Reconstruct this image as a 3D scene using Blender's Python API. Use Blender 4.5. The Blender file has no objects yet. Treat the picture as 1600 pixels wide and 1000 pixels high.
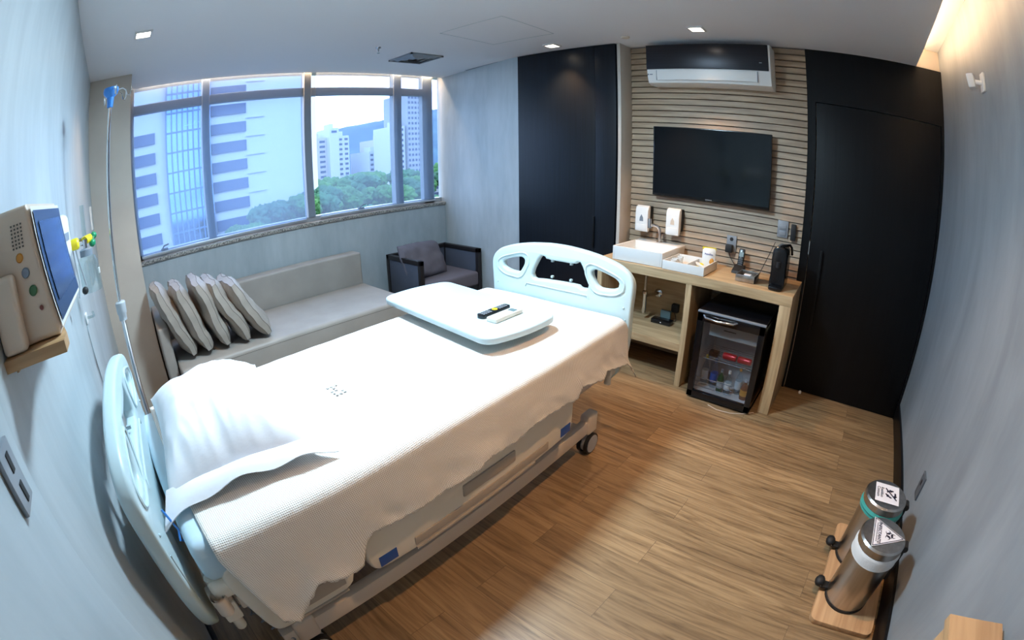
import bpy, bmesh, math, random
from mathutils import Matrix, Vector, noise
random.seed(7)
PI = math.pi
S = bpy.context.scene
COL = S.collection

# ------------------------------------------------------------------ camera
def set_camera():
    C = Vector((0.2965, 0.7496, 1.6196)); yaw, pit, rol = .735334, -.35183, -.0102
    f = Vector((math.cos(yaw)*math.cos(pit), math.sin(yaw)*math.cos(pit), math.sin(pit)))
    r = Vector((math.sin(yaw), -math.cos(yaw), 0)); u = r.cross(f)
    c, s = math.cos(rol), math.sin(rol)
    r2 = c*r + s*u; u2 = -s*r + c*u
    cd = bpy.data.cameras.new('camera'); cam = bpy.data.objects.new('camera', cd); COL.objects.link(cam)
    cam.matrix_world = Matrix(((r2.x, u2.x, -f.x, C.x), (r2.y, u2.y, -f.y, C.y), (r2.z, u2.z, -f.z, C.z), (0, 0, 0, 1)))
    cd.type = 'PANO'; cd.panorama_type = 'FISHEYE_EQUISOLID'
    cd.fisheye_lens = 731.244*36/1600; cd.fisheye_fov = PI
    cd.sensor_fit = 'HORIZONTAL'; cd.sensor_width = 36; cd.clip_end = 5000; cd.clip_start = 0.01
    S.camera = cam
set_camera()

# ------------------------------------------------------------------ view and world
S.view_settings.view_transform = 'Standard'; S.view_settings.look = 'None'
S.view_settings.gamma = 1; S.view_settings.use_curve_mapping = False
S.view_settings.exposure = 0.45
S.cycles.max_bounces = 10; S.cycles.diffuse_bounces = 5; S.cycles.transparent_max_bounces = 16
S.cycles.caustics_reflective = False; S.cycles.caustics_refractive = False
S.cycles.sample_clamp_indirect = 6

def hexc(h):
    h = h.lstrip('#'); v = [int(h[i:i+2], 16)/255 for i in (0, 2, 4)]
    return tuple((c/12.92 if c <= .04045 else ((c+.055)/1.055)**2.4) for c in v) + (1,)

def set_world():
    w = bpy.data.worlds.new('overcast_sky'); S.world = w; w.use_nodes = True
    nt = w.node_tree; n = nt.nodes; L = nt.links; n.clear()
    tc = n.new('ShaderNodeTexCoord'); mp = n.new('ShaderNodeMapping'); mp.inputs['Scale'].default_value = (2.2, 2.2, 6.5)
    nz = n.new('ShaderNodeTexNoise'); nz.inputs['Scale'].default_value = 1.6; nz.inputs['Detail'].default_value = 7; nz.inputs['Roughness'].default_value = .58
    rp = n.new('ShaderNodeValToRGB')
    rp.color_ramp.elements[0].position = .38; rp.color_ramp.elements[0].color = (.42, .58, .86, 1)
    rp.color_ramp.elements[1].position = .60; rp.color_ramp.elements[1].color = (.98, 1.0, 1.06, 1)
    bg = n.new('ShaderNodeBackground'); bg.inputs['Strength'].default_value = 4.8
    out = n.new('ShaderNodeOutputWorld')
    L.new(tc.outputs['Generated'], mp.inputs['Vector']); L.new(mp.outputs[0], nz.inputs['Vector'])
    L.new(nz.outputs['Fac'], rp.inputs[0]); L.new(rp.outputs[0], bg.inputs['Color']); L.new(bg.outputs[0], out.inputs['Surface'])
set_world()

def lamp(name, kind, loc, power, color, size=.1, size_y=None, rot=(0, 0, 0), spot=None, blend=.5):
    ld = bpy.data.lights.new(name, kind); ld.energy = power; ld.color = color
    if kind == 'AREA':
        ld.size = size
        if size_y: ld.shape = 'RECTANGLE'; ld.size_y = size_y
    else:
        ld.shadow_soft_size = size
    if kind == 'SPOT': ld.spot_size = spot; ld.spot_blend = blend
    o = bpy.data.objects.new(name, ld); COL.objects.link(o); o.location = loc; o.rotation_euler = rot
    return o
WARM = (1.0, .58, .28); COOL = (.62, .84, 1.0)
PANEL_LOC = (1.42, 2.42, 2.585)
lamp('led_panel_light', 'AREA', PANEL_LOC, 76, COOL, .34)
p = lamp('window_daylight_portal', 'AREA', (2.1, 5.3, 1.85), 1, (1, 1, 1), 3.6, 1.6, (-PI/2, 0, 0)); p.data.cycles.is_portal = True
lamp('right_cove_light', 'AREA', (1.9, .25, 2.705), 12, WARM, 3.7, .03, (PI/2+.5, 0, PI))
lamp('window_cove_light', 'AREA', (2.1, 5.053, 2.645), 16, WARM, 3.3, .012, (.25, 0, 0))
DOWN = [(.395, 3.54), (3.44, 3.115), (3.36, 1.82), (1.75, 1.0)]
for (x, y), pw, an in zip(DOWN, (32, 46, 58, 84), (100, 95, 84, 110)):
    lamp('downlight_beam', 'SPOT', (x, y, 2.585), pw, WARM, .035, spot=math.radians(an), blend=.8)

# ------------------------------------------------------------------ materials
def mat(name, col, rough=.5, metal=0, col2=None, nscale=8, ndetail=4, stretch=(1, 1, 1), bump=0, bscale=None, ramp=(.35, .65),
        alpha=None, emit=None, spec=None, trans=0, coat=0, uv=False):
    m = bpy.data.materials.new(name); m.use_nodes = True; nt = m.node_tree; n = nt.nodes; L = nt.links
    b = n['Principled BSDF']; c1 = hexc(col) if isinstance(col, str) else col
    b.inputs['Base Color'].default_value = c1; b.inputs['Roughness'].default_value = rough; b.inputs['Metallic'].default_value = metal
    if spec is not None: b.inputs['Specular IOR Level'].default_value = spec
    if coat: b.inputs['Coat Weight'].default_value = coat
    if trans: b.inputs['Transmission Weight'].default_value = trans; b.inputs['IOR'].default_value = 1.45
    if alpha is not None: b.inputs['Alpha'].default_value = alpha
    if emit: b.inputs['Emission Color'].default_value = hexc(emit[0]); b.inputs['Emission Strength'].default_value = emit[1]
    if col2 or bump:
        tc = n.new('ShaderNodeTexCoord'); mp = n.new('ShaderNodeMapping'); mp.inputs['Scale'].default_value = stretch
        L.new(tc.outputs['UV' if uv else 'Object'], mp.inputs['Vector'])
        nz = n.new('ShaderNodeTexNoise'); nz.inputs['Scale'].default_value = nscale; nz.inputs['Detail'].default_value = ndetail
        L.new(mp.outputs[0], nz.inputs['Vector'])
        if col2:
            r = n.new('ShaderNodeValToRGB'); r.color_ramp.elements[0].position = ramp[0]; r.color_ramp.elements[1].position = ramp[1]
            r.color_ramp.elements[0].color = c1; r.color_ramp.elements[1].color = hexc(col2)
            L.new(nz.outputs['Fac'], r.inputs[0]); L.new(r.outputs[0], b.inputs['Base Color'])
        if bump:
            nb = nz
            if bscale:
                nb = n.new('ShaderNodeTexNoise'); nb.inputs['Scale'].default_value = bscale; nb.inputs['Detail'].default_value = 3
                L.new(mp.outputs[0], nb.inputs['Vector'])
            bp = n.new('ShaderNodeBump'); bp.inputs['Strength'].default_value = bump; bp.inputs['Distance'].default_value = .01
            L.new(nb.outputs['Fac'], bp.inputs['Height']); L.new(bp.outputs[0], b.inputs['Normal'])
    return m

def cement(name, a, b, seed=0.):
    """burnished cement: soft clouds, vertical trowel streaks, a few dark scratches"""
    m = bpy.data.materials.new(name); m.use_nodes = True; nt = m.node_tree; n = nt.nodes; L = nt.links
    bs = n['Principled BSDF']; bs.inputs['Roughness'].default_value = .42
    tc = n.new('ShaderNodeTexCoord'); mp = n.new('ShaderNodeMapping'); mp.inputs['Location'].default_value = (seed, seed, seed); mp.inputs['Scale'].default_value = (1, 1, .28)
    L.new(tc.outputs['Object'], mp.inputs['Vector'])
    n1 = n.new('ShaderNodeTexNoise'); n1.inputs['Scale'].default_value = 2.2; n1.inputs['Detail'].default_value = 8; n1.inputs['Roughness'].default_value = .6; n1.inputs['Distortion'].default_value = .6
    n2 = n.new('ShaderNodeTexNoise'); n2.inputs['Scale'].default_value = 14; n2.inputs['Detail'].default_value = 5
    L.new(mp.outputs[0], n1.inputs['Vector']); L.new(mp.outputs[0], n2.inputs['Vector'])
    mx = n.new('ShaderNodeMath'); mx.operation = 'MULTIPLY_ADD'; mx.inputs[1].default_value = .35
    L.new(n2.outputs['Fac'], mx.inputs[0]); L.new(n1.outputs['Fac'], mx.inputs[2])
    r = n.new('ShaderNodeValToRGB'); r.color_ramp.elements[0].position = .45; r.color_ramp.elements[1].position = .88
    r.color_ramp.elements[0].color = hexc(a); r.color_ramp.elements[1].color = hexc(b)
    L.new(mx.outputs[0], r.inputs[0]); L.new(r.outputs[0], bs.inputs['Base Color'])
    bp = n.new('ShaderNodeBump'); bp.inputs['Strength'].default_value = .12; bp.inputs['Distance'].default_value = .01
    L.new(mx.outputs[0], bp.inputs['Height']); L.new(bp.outputs[0], bs.inputs['Normal'])
    return m

def wood(name, a, b, axis='y', scale=9, rough=.45, c=None):
    m = bpy.data.materials.new(name); m.use_nodes = True; nt = m.node_tree; n = nt.nodes; L = nt.links
    bs = n['Principled BSDF']; bs.inputs['Roughness'].default_value = rough
    tc = n.new('ShaderNodeTexCoord'); mp = n.new('ShaderNodeMapping')
    mp.inputs['Scale'].default_value = {'x': (.07, 1, 1), 'y': (1, .07, 1), 'z': (1, 1, .07)}[axis]
    L.new(tc.outputs['Object'], mp.inputs['Vector'])
    nz = n.new('ShaderNodeTexNoise'); nz.inputs['Scale'].default_value = scale*4; nz.inputs['Detail'].default_value = 6; nz.inputs['Distortion'].default_value = .7
    L.new(mp.outputs[0], nz.inputs['Vector'])
    r = n.new('ShaderNodeValToRGB'); r.color_ramp.elements[0].position = .32; r.color_ramp.elements[1].position = .68
    r.color_ramp.elements[0].color = hexc(a); r.color_ramp.elements[1].color = hexc(b)
    L.new(nz.outputs['Fac'], r.inputs[0]); L.new(r.outputs[0], bs.inputs['Base Color'])
    bp = n.new('ShaderNodeBump'); bp.inputs['Strength'].default_value = .08; bp.inputs['Distance'].default_value = .004
    L.new(nz.outputs['Fac'], bp.inputs['Height']); L.new(bp.outputs[0], bs.inputs['Normal'])
    return m

def floor_material():
    m = bpy.data.materials.new('vinyl_oak_planks'); m.use_nodes = True; nt = m.node_tree; n = nt.nodes; L = nt.links
    bs = n['Principled BSDF']; bs.inputs['Roughness'].default_value = .42
    tc = n.new('ShaderNodeTexCoord'); mp = n.new('ShaderNodeMapping'); mp.inputs['Rotation'].default_value = (0, 0, PI/2)
    L.new(tc.outputs['Object'], mp.inputs['Vector'])
    br = n.new('ShaderNodeTexBrick'); br.offset = .37; br.offset_frequency = 2
    br.inputs['Scale'].default_value = 1; br.inputs['Brick Width'].default_value = 1.22; br.inputs['Row Height'].default_value = .18
    br.inputs['Mortar Size'].default_value = .0009; br.inputs['Mortar Smooth'].default_value = .2; br.inputs['Bias'].default_value = 0
    br.inputs['Color1'].default_value = (0, 0, 0, 1); br.inputs['Color2'].default_value = (1, 1, 1, 1); br.inputs['Mortar'].default_value = (.5, .5, .5, 1)
    L.new(mp.outputs[0], br.inputs['Vector'])
    # per plank offset of the grain
    sep = n.new('ShaderNodeSeparateColor'); L.new(br.outputs['Color'], sep.inputs[0])
    mul = n.new('ShaderNodeMath'); mul.operation = 'MULTIPLY'; mul.inputs[1].default_value = 17
    L.new(sep.outputs[0], mul.inputs[0])
    cmb = n.new('ShaderNodeCombineXYZ'); L.new(mul.outputs[0], cmb.inputs[0]); L.new(mul.outputs[0], cmb.inputs[1])
    mp2 = n.new('ShaderNodeMapping'); mp2.inputs['Scale'].default_value = (20, 1.3, 1); L.new(tc.outputs['Object'], mp2.inputs['Vector']); L.new(cmb.outputs[0], mp2.inputs['Location'])
    nz = n.new('ShaderNodeTexNoise'); nz.inputs['Scale'].default_value = 1.5; nz.inputs['Detail'].default_value = 8; nz.inputs['Roughness'].default_value = .62; nz.inputs['Distortion'].default_value = 1.2
    L.new(mp2.outputs[0], nz.inputs['Vector'])
    r = n.new('ShaderNodeValToRGB'); e = r.color_ramp.elements
    e[0].position = .28; e[0].color = hexc('#5e4a35'); e[1].position = .74; e[1].color = hexc('#a68a66')
    k = e.new(.44); k.color = hexc('#846a4c'); k = e.new(.56); k.color = hexc('#967b5a')
    L.new(nz.outputs['Fac'], r.inputs[0])
    hsv = n.new('ShaderNodeHueSaturation'); L.new(r.outputs[0], hsv.inputs['Color'])
    mr = n.new('ShaderNodeMapRange'); mr.inputs['To Min'].default_value = .84; mr.inputs['To Max'].default_value = 1.14
    L.new(sep.outputs[0], mr.inputs['Value']); L.new(mr.outputs[0], hsv.inputs['Value'])
    mx = n.new('ShaderNodeMix'); mx.data_type = 'RGBA'; mx.inputs[7].default_value = hexc('#5a4838')
    L.new(br.outputs['Fac'], mx.inputs[0]); L.new(hsv.outputs[0], mx.inputs[6]); L.new(mx.outputs[2], bs.inputs['Base Color'])
    bp = n.new('ShaderNodeBump'); bp.inputs['Strength'].default_value = .06; bp.inputs['Distance'].default_value = .005
    L.new(nz.outputs['Fac'], bp.inputs['Height']); L.new(bp.outputs[0], bs.inputs['Normal'])
    return m

def waffle_material():
    m = bpy.data.materials.new('waffle_weave'); m.use_nodes = True; nt = m.node_tree; n = nt.nodes; L = nt.links
    bs = n['Principled BSDF']; bs.inputs['Roughness'].default_value = .9
    tc = n.new('ShaderNodeTexCoord'); hs = []
    for d in ('X', 'Y'):
        wv = n.new('ShaderNodeTexWave'); wv.bands_direction = d; wv.inputs['Scale'].default_value = 52; wv.inputs['Distortion'].default_value = .15
        L.new(tc.outputs['UV'], wv.inputs['Vector']); hs.append(wv)
    mx = n.new('ShaderNodeMath'); mx.operation = 'MAXIMUM'; L.new(hs[0].outputs['Fac'], mx.inputs[0]); L.new(hs[1].outputs['Fac'], mx.inputs[1])
    r = n.new('ShaderNodeValToRGB'); r.color_ramp.elements[0].color = hexc('#b9b1a7'); r.color_ramp.elements[1].color = hexc('#efece7'); r.color_ramp.elements[0].position = .3; r.color_ramp.elements[1].position = .9
    L.new(mx.outputs[0], r.inputs[0]); L.new(r.outputs[0], bs.inputs['Base Color'])
    bp = n.new('ShaderNodeBump'); bp.inputs['Strength'].default_value = .5; bp.inputs['Distance'].default_value = .003
    L.new(mx.outputs[0], bp.inputs['Height']); L.new(bp.outputs[0], bs.inputs['Normal'])
    return m

def sheer(name, tint, alpha, refl):
    """openwork roller fabric: a tinted see-through mix with a light diffuse weave"""
    m = bpy.data.materials.new(name); m.use_nodes = True; nt = m.node_tree; n = nt.nodes; L = nt.links; n.clear()
    tr = n.new('ShaderNodeBsdfTransparent'); tr.inputs[0].default_value = tint
    df = n.new('ShaderNodeBsdfDiffuse'); df.inputs[0].default_value = refl
    tl = n.new('ShaderNodeBsdfTranslucent'); tl.inputs[0].default_value = refl
    ad = n.new('ShaderNodeMixShader'); ad.inputs[0].default_value = .5; L.new(df.outputs[0], ad.inputs[1]); L.new(tl.outputs[0], ad.inputs[2])
    mx = n.new('ShaderNodeMixShader'); mx.inputs[0].default_value = alpha
    L.new(tr.outputs[0], mx.inputs[1]); L.new(ad.outputs[0], mx.inputs[2])
    o = n.new('ShaderNodeOutputMaterial'); L.new(mx.outputs[0], o.inputs[0]); return m

def pane(name, tint, gloss=.08, rough=.0):
    m = bpy.data.materials.new(name); m.use_nodes = True; nt = m.node_tree; n = nt.nodes; L = nt.links; n.clear()
    tr = n.new('ShaderNodeBsdfTransparent'); tr.inputs[0].default_value = tint
    gl = n.new('ShaderNodeBsdfGlossy'); gl.inputs['Roughness'].default_value = rough
    mx = n.new('ShaderNodeMixShader'); mx.inputs[0].default_value = gloss
    L.new(tr.outputs[0], mx.inputs[1]); L.new(gl.outputs[0], mx.inputs[2])
    o = n.new('ShaderNodeOutputMaterial'); L.new(mx.outputs[0], o.inputs[0]); return m

def glow(name, col, k):
    m = bpy.data.materials.new(name); m.use_nodes = True; n = m.node_tree.nodes; b = n['Principled BSDF']
    b.inputs['Base Color'].default_value = (.9, .9, .9, 1); b.inputs['Emission Color'].default_value = col; b.inputs['Emission Strength'].default_value = k
    return m

M = dict(
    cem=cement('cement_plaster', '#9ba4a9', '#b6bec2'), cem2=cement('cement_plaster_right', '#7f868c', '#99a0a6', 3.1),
    paint=mat('beige_paint', '#b9b0a6', .6, col2='#c2baaf', nscale=3), ceil=mat('ceiling_paint', '#e9ecf1', .8),
    floor=floor_material(), black=mat('black_laminate', '#08090b', .42, spec=.22, col2='#0c0d10', nscale=60, stretch=(1, 1, .03), bump=.05),
    navy=mat('dark_navy_laminate', '#0a1018', .4, spec=.28, col2='#0e1620', nscale=60, stretch=(1, 1, .03), bump=.06),
    slat=wood('slat_oak', '#96806a', '#b8a288', 'y', 8), oak=wood('counter_oak', '#a08664', '#c6ad88', 'y', 7), oakz=wood('counter_oak_upright', '#a08664', '#c6ad88', 'z', 7),
    shelfw=wood('shelf_wood', '#a8825a', '#c49c70', 'x', 7), boardw=wood('bin_board_wood', '#b58a62', '#d3aa80', 'x', 6), cabw=wood('cabinet_wood', '#b08a62', '#c9a47a', 'x', 6),
    frame=mat('window_aluminium', '#7d8793', .45, .1), rail=mat('light_aluminium', '#b9bec4', .35, .6),
    granite=mat('granite', '#5c5a58', .3, col2='#b5b0a8', nscale=90, ndetail=6, ramp=(.42, .58)),
    glass=pane('window_glass', (.88, .93, .98, 1), .002), shade=sheer('roller_mesh', (.76, .87, 1.0, 1), .22, (.60, .70, .86, 1)),
    shade2=sheer('roller_mesh_open', (.84, .92, 1.0, 1), .15, (.60, .70, .86, 1)),
    bedp=mat('pale_bed_plastic', '#bacdd1', .35), bedc=mat('cream_bed_plastic', '#e0d9cc', .4), bedg=mat('bed_frame_grey', '#d2c7bb', .45), groove=mat('groove_grey', '#a9bcc2', .5),
    blue=mat('blue_label', '#0a4c9c', .4), dark=mat('dark_rubber', '#17181b', .6), steel=mat('brushed_steel', '#a8a4a0', .28, 1, col2='#b8b4b0', nscale=40, stretch=(1, 1, .05)),
    chrome=mat('chrome', '#d0d0d2', .12, 1), white=mat('white_plastic', '#e4e4e2', .35), offw=mat('warm_white_plastic', '#ded6c8', .4), beige=mat('monitor_beige', '#d3c0ac', .45), linen=mat('white_linen', '#dcdde2', .85, bump=.3, nscale=10), waffle=waffle_material(), sheet=mat('pale_blue_sheet', '#b9d0dd', .85),
    sofa=mat('taupe_leatherette', '#979089', .5, col2='#9f9891', nscale=5, bump=.08, bscale=160), cush=mat('cushion_taupe', '#9c948b', .45, col2='#a49c93', nscale=6, bump=.12, bscale=120), seam=mat('seam_thread', '#5f5851', .7),
    afab=mat('slate_fabric', '#454b59', .9, bump=.3, nscale=220), aseat=mat('charcoal_seat_fabric', '#5b5861', .85, bump=.2, nscale=200), awood=mat('dark_wenge', '#1a1719', .45),
    table=mat('table_white', '#b4c6cd', .3), screen=mat('glossy_screen', '#03060b', .1, spec=.3), bezel=mat('black_gloss', '#0b0c10', .22), ac=mat('ac_dark_panel', '#25252a', .3, .5, col2='#2b2b31', nscale=80, stretch=(1, .02, 1)),
    monb=mat('monitor_blue', '#0d2c50', .35), mons=mat('monitor_glass', '#05121f', .12, spec=.25), teal=mat('teal_bag', '#3f9c94', .4), bag=mat('white_bag', '#dfe3e6', .5, bump=.3, nscale=30),
    yellow=mat('yellow_plastic', '#e9d41c', .4), green=mat('green_plastic', '#118a5c', .4), clear=pane('clear_plastic', (.86, .94, .94, 1), .14, .05), fglass=pane('fridge_glass', (.82, .85, .88, 1), .06), orange=mat('orange_plastic', '#c98a35', .4),
    ivblue=mat('iv_blue', '#2f77c4', .4), ivgrey=mat('iv_grey', '#aab0b5', .4), liner=mat('fridge_liner', '#c6c7ca', .5), freez=mat('freezer_panel', '#b5b3ae', .5), red=mat('red_can', '#c4202c', .3, .3), ink=mat('print_ink', '#1c1f3a', .6), paper=mat('sticker_paper', '#e6e6ee', .5), led=glow('led_diffuser', (.85, .93, 1, 1), 6), warmled=glow('warm_led', (1, .78, .5, 1), 9), dl=glow('downlight_diffuser', (1, .88, .72, 1), 7), grey=mat('plate_grey', '#8e949b', .4, .3), lcd=mat('lcd_grey', '#5c6f72', .3), green2=mat('connector_green', '#3f6b45', .5), red2=mat('connector_red', '#7a3a30', .5), ivgrey2=mat('key_grey', '#3a3f46', .5), plate2=mat('dark_plate_grey', '#565e66', .4), mould=mat('rail_moulding_grey', '#a89e94', .45), mark=mat('faint_print', '#c6cfd6', .8),
)

# ------------------------------------------------------------------ mesh helpers
MW = {}
def join(bm, t, X=None):
    if X is not None: t.transform(X)
    me = bpy.data.meshes.new('tmp'); t.to_mesh(me); t.free(); bm.from_mesh(me); bpy.data.meshes.remove(me)
def box(bm, x0, x1, y0, y1, z0, z1, bev=0, seg=2, X=None):
    t = bmesh.new(); bmesh.ops.create_cube(t, size=1)
    for v in t.verts: v.co = Vector((x0+(v.co.x+.5)*(x1-x0), y0+(v.co.y+.5)*(y1-y0), z0+(v.co.z+.5)*(z1-z0)))
    if bev: bmesh.ops.bevel(t, geom=t.edges[:], offset=bev, segments=seg, profile=.6, affect='EDGES')
    join(bm, t, X); return bm
def B(*a, **k): return box(bmesh.new(), *a, **k)
def frame_from(d):
    d = d.normalized(); a = Vector((0, 0, 1)) if abs(d.z) < .9 else Vector((1, 0, 0))
    u = d.cross(a).normalized(); return u, d.cross(u)
def tube(bm, pts, r, seg=10, closed=False, cap=True):
    pts = [Vector(p) for p in pts]; n = len(pts); rr = r if isinstance(r, (list, tuple)) else [r]*n; rings = []; u = None
    for i, p in enumerate(pts):
        d = (pts[(i+1) % n]-pts[i-1]) if closed else (pts[min(i+1, n-1)]-pts[max(i-1, 0)])
        if d.length < 1e-9: d = Vector((0, 0, 1))
        d.normalize()
        if u is None: u, w = frame_from(d)
        else:
            u = (u-d*u.dot(d)).normalized()
        w = d.cross(u)
        rings.append([bm.verts.new(p+rr[i]*(math.cos(2*PI*k/seg)*u+math.sin(2*PI*k/seg)*w)) for k in range(seg)])
    m = n if closed else n-1
    for i in range(m):
        a, b = rings[i], rings[(i+1) % n]
        for k in range(seg): bm.faces.new((a[k], a[(k+1) % seg], b[(k+1) % seg], b[k]))
    if cap and not closed: bm.faces.new(rings[0][::-1]); bm.faces.new(rings[-1])
    return bm
def lathe(bm, prof, X=None, seg=28, sx=1, sy=1):
    t = bmesh.new(); rings = []
    for r, z in prof:
        if r < 1e-6: rings.append([t.verts.new((0, 0, z))])
        else: rings.append([t.verts.new((r*sx*math.cos(2*PI*k/seg), r*sy*math.sin(2*PI*k/seg), z)) for k in range(seg)])
    for a, b in zip(rings, rings[1:]):
        for k in range(seg):
            q = [a[k % len(a)], a[(k+1) % len(a)], b[(k+1) % len(b)], b[k % len(b)]]
            q = [v for i, v in enumerate(q) if v not in q[:i]]
            if len(q) > 2: t.faces.new(q)
    for g, f in ((rings[0], -1), (rings[-1], 1)):
        if len(g) > 2: t.faces.new(g[::f])
    join(bm, t, X); return bm
def Tm(x, y, z): return Matrix.Translation((x, y, z))
def Rm(a, ax): return Matrix.Rotation(a, 4, ax)
def axes(o, ex, ey, ez):
    o, ex, ey, ez = map(Vector, (o, ex, ey, ez))
    return Matrix(((ex.x, ey.x, ez.x, o.x), (ex.y, ey.y, ez.y, o.y), (ex.z, ey.z, ez.z, o.z), (0, 0, 0, 1)))
def prism(bm, pts, z0, z1, X=None, bev=0, seg=2):
    t = bmesh.new(); a = [t.verts.new((x, y, z0)) for x, y in pts]; f = t.faces.new(a)
    g = bmesh.ops.extrude_face_region(t, geom=[f])
    for v in g['geom']:
        if isinstance(v, bmesh.types.BMVert): v.co.z = z1
    bmesh.ops.recalc_face_normals(t, faces=t.faces[:])
    if bev:
        e = [e for e in t.edges if abs(e.verts[0].co.z-e.verts[1].co.z) < 1e-6]
        bmesh.ops.bevel(t, geom=e, offset=bev, segments=seg, profile=.6, affect='EDGES')
    bmesh.ops.triangulate(t, faces=[f for f in t.faces if len(f.verts) > 4])
    join(bm, t, X); return bm
def sph(bm, c, r, s=(1, 1, 1), sub=2):
    t = bmesh.new(); bmesh.ops.create_icosphere(t, subdivisions=sub, radius=r)
    join(bm, t, Matrix.Translation(c) @ Matrix.Diagonal((s[0], s[1], s[2], 1))); return bm
def rrect(w, h, r, n=5, bulge=0):
    P = []
    for cx, cy, a0 in ((w/2-r, h/2-r, 0), (-w/2+r, h/2-r, 90), (-w/2+r, -h/2+r, 180), (w/2-r, -h/2+r, 270)):
        for k in range(n+1):
            a = math.radians(a0+90*k/n); P.append((cx+r*math.cos(a), cy+r*math.sin(a)))
    return P
def smooth_poly(P, n=4, it=2):
    for _ in range(it):
        Q = []
        for i in range(len(P)):
            a, b = P[i], P[(i+1) % len(P)]
            Q += [(.8*a[0]+.2*b[0], .8*a[1]+.2*b[1]), (.2*a[0]+.8*b[0], .2*a[1]+.8*b[1])]
        P = Q
    return P
def curve_mesh(cu):
    o = bpy.data.objects.new('tmp', cu); COL.objects.link(o); dg = bpy.context.evaluated_depsgraph_get(); dg.update()
    me = bpy.data.meshes.new_from_object(o.evaluated_get(dg)); bpy.data.objects.remove(o); return me
def plate(bm, loops, half, bev, X):
    cu = bpy.data.curves.new('tmp', 'CURVE'); cu.dimensions = '2D'; cu.fill_mode = 'BOTH'; cu.extrude = half-bev; cu.bevel_depth = bev; cu.bevel_resolution = 2; cu.offset = -bev
    for lp in loops:
        sp = cu.splines.new('POLY'); sp.points.add(len(lp)-1); sp.use_cyclic_u = True
        for p, (x, y) in zip(sp.points, lp): p.co = (x, y, 0, 1)
    me = curve_mesh(cu); me.transform(X); bm.from_mesh(me); bpy.data.meshes.remove(me); return bm
def text(bm, s, size, X, ext=.0004, align='CENTER', bold=0):
    cu = bpy.data.curves.new('tmp', 'FONT'); cu.body = s; cu.size = size; cu.extrude = ext; cu.align_x = align; cu.align_y = 'CENTER'; cu.offset = bold; cu.resolution_u = 3
    me = curve_mesh(cu); me.transform(X); bm.from_mesh(me); bpy.data.meshes.remove(me); return bm
def root(o):
    while o.parent: o = o.parent
    return o
def O(name, bm, m, parent=None, world=True, ang=38, kind=None):
    if parent is not None and world:
        bm.transform(MW.get(root(parent), Matrix.Identity(4)).inverted())
    bmesh.ops.remove_doubles(bm, verts=bm.verts[:], dist=1e-6)
    me = bpy.data.meshes.new(name); bm.to_mesh(me); bm.free()
    for k in (m if isinstance(m, (list, tuple)) else [m]): me.materials.append(k)
    me.polygons.foreach_set('use_smooth', [True]*len(me.polygons)); me.set_sharp_from_angle(angle=math.radians(ang))
    o = bpy.data.objects.new(name, me); COL.objects.link(o)
    if parent is not None: o.parent = parent
    if kind: o['kind'] = kind
    return o
def st(name, bm, m, parent=None, **k): return O(name, bm, m, parent, kind='structure', **k)
def T(name, label, cat, loc=(0, 0, 0), rz=0, group=None):
    o = bpy.data.objects.new(name, None); COL.objects.link(o); o.location = loc; o.rotation_euler = (0, 0, rz); o.empty_display_size = .05
    MW[o] = Tm(*loc) @ Rm(rz, 'Z'); o['label'] = label; o['category'] = cat
    if group: o['group'] = group
    return o
def tag(o, label, cat, group=None):
    o['label'] = label; o['category'] = cat
    if group: o['group'] = group
    return o
def SE(name, kids=True):
    o = bpy.data.objects.new(name, None); COL.objects.link(o); o['kind'] = 'structure'; o.empty_display_size = .05; MW[o] = Matrix.Identity(4); return o
def centre_origin(o):
    """put a single mesh's origin at the centre of its base"""
    vs = [v.co for v in o.data.vertices]; c = Vector(((min(v.x for v in vs)+max(v.x for v in vs))/2, (min(v.y for v in vs)+max(v.y for v in vs))/2, min(v.z for v in vs)))
    o.data.transform(Matrix.Translation(-c)); o.location = c; return o
def one(name, bm, m, label, cat, group=None, **k): return centre_origin(tag(O(name, bm, m, **k), label, cat, group))

# ------------------------------------------------------------------ room shell
H = 2.6
XT = 3.82          # slatted wall / door plane
XW = 3.62          # wardrobe front
st('floor', B(-.1, 4.2, -.1, 5.2, -.1, 0), M['floor'])
st('wall_left', B(-.12, 0, -.12, 5.3, 0, 2.85), M['cem'])
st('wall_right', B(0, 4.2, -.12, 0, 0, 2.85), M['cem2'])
st('wall_back', B(3.86, 4.2, 0, 3.7, 0, 2.85), M['paint'])
# grey cement wall between wardrobe and window, slightly splayed
b = bmesh.new(); prism(b, [(3.625, 3.655), (3.86, 5.13), (4.2, 5.13), (4.2, 3.655)], 0, 2.85); st('wall_partition', b, M['cem'])
st('wall_window', B(.36, 3.98, 5.0, 5.15, 0, 1.09), M['cem'])
st('wall_pillar', B(0, .36, 4.463, 5.3, 0, 2.85), M['paint'])
b = bmesh.new(); box(b, 0, 4.2, .21, 5.02, H, H+.025); box(b, 0, 4.2, 0, 5.3, 2.76, 2.85); box(b, 0, 4.2, .30, .33, H+.02, 2.77); box(b, 0, 4.2, 4.94, 4.96, H+.02, 2.77)
st('ceiling', b, M['ceil'])
st('baseboard_right', B(0.1, XT, 0, .018, 0, .135, .003), M['black'])
st('baseboard_left', B(0, .012, 0, 4.463, 0, .09, .003), M['black'])
st('wall_beam', B(.36, 4.0, 5.08, 5.3, 2.63, 2.77), M['paint'])
o = one('cove_led_strip', B(.1, 3.78, .268, .30, 2.628, 2.640, .002), M['warmled'], 'warm light strip hidden in the ceiling cove along the right wall', 'light strip')
o = one('cove_led_strip', B(.4, 3.75, 5.046, 5.060, 2.652, 2.664, .002), M['warmled'], 'warm light strip hidden in the ceiling slot above the window', 'light strip')

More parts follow.
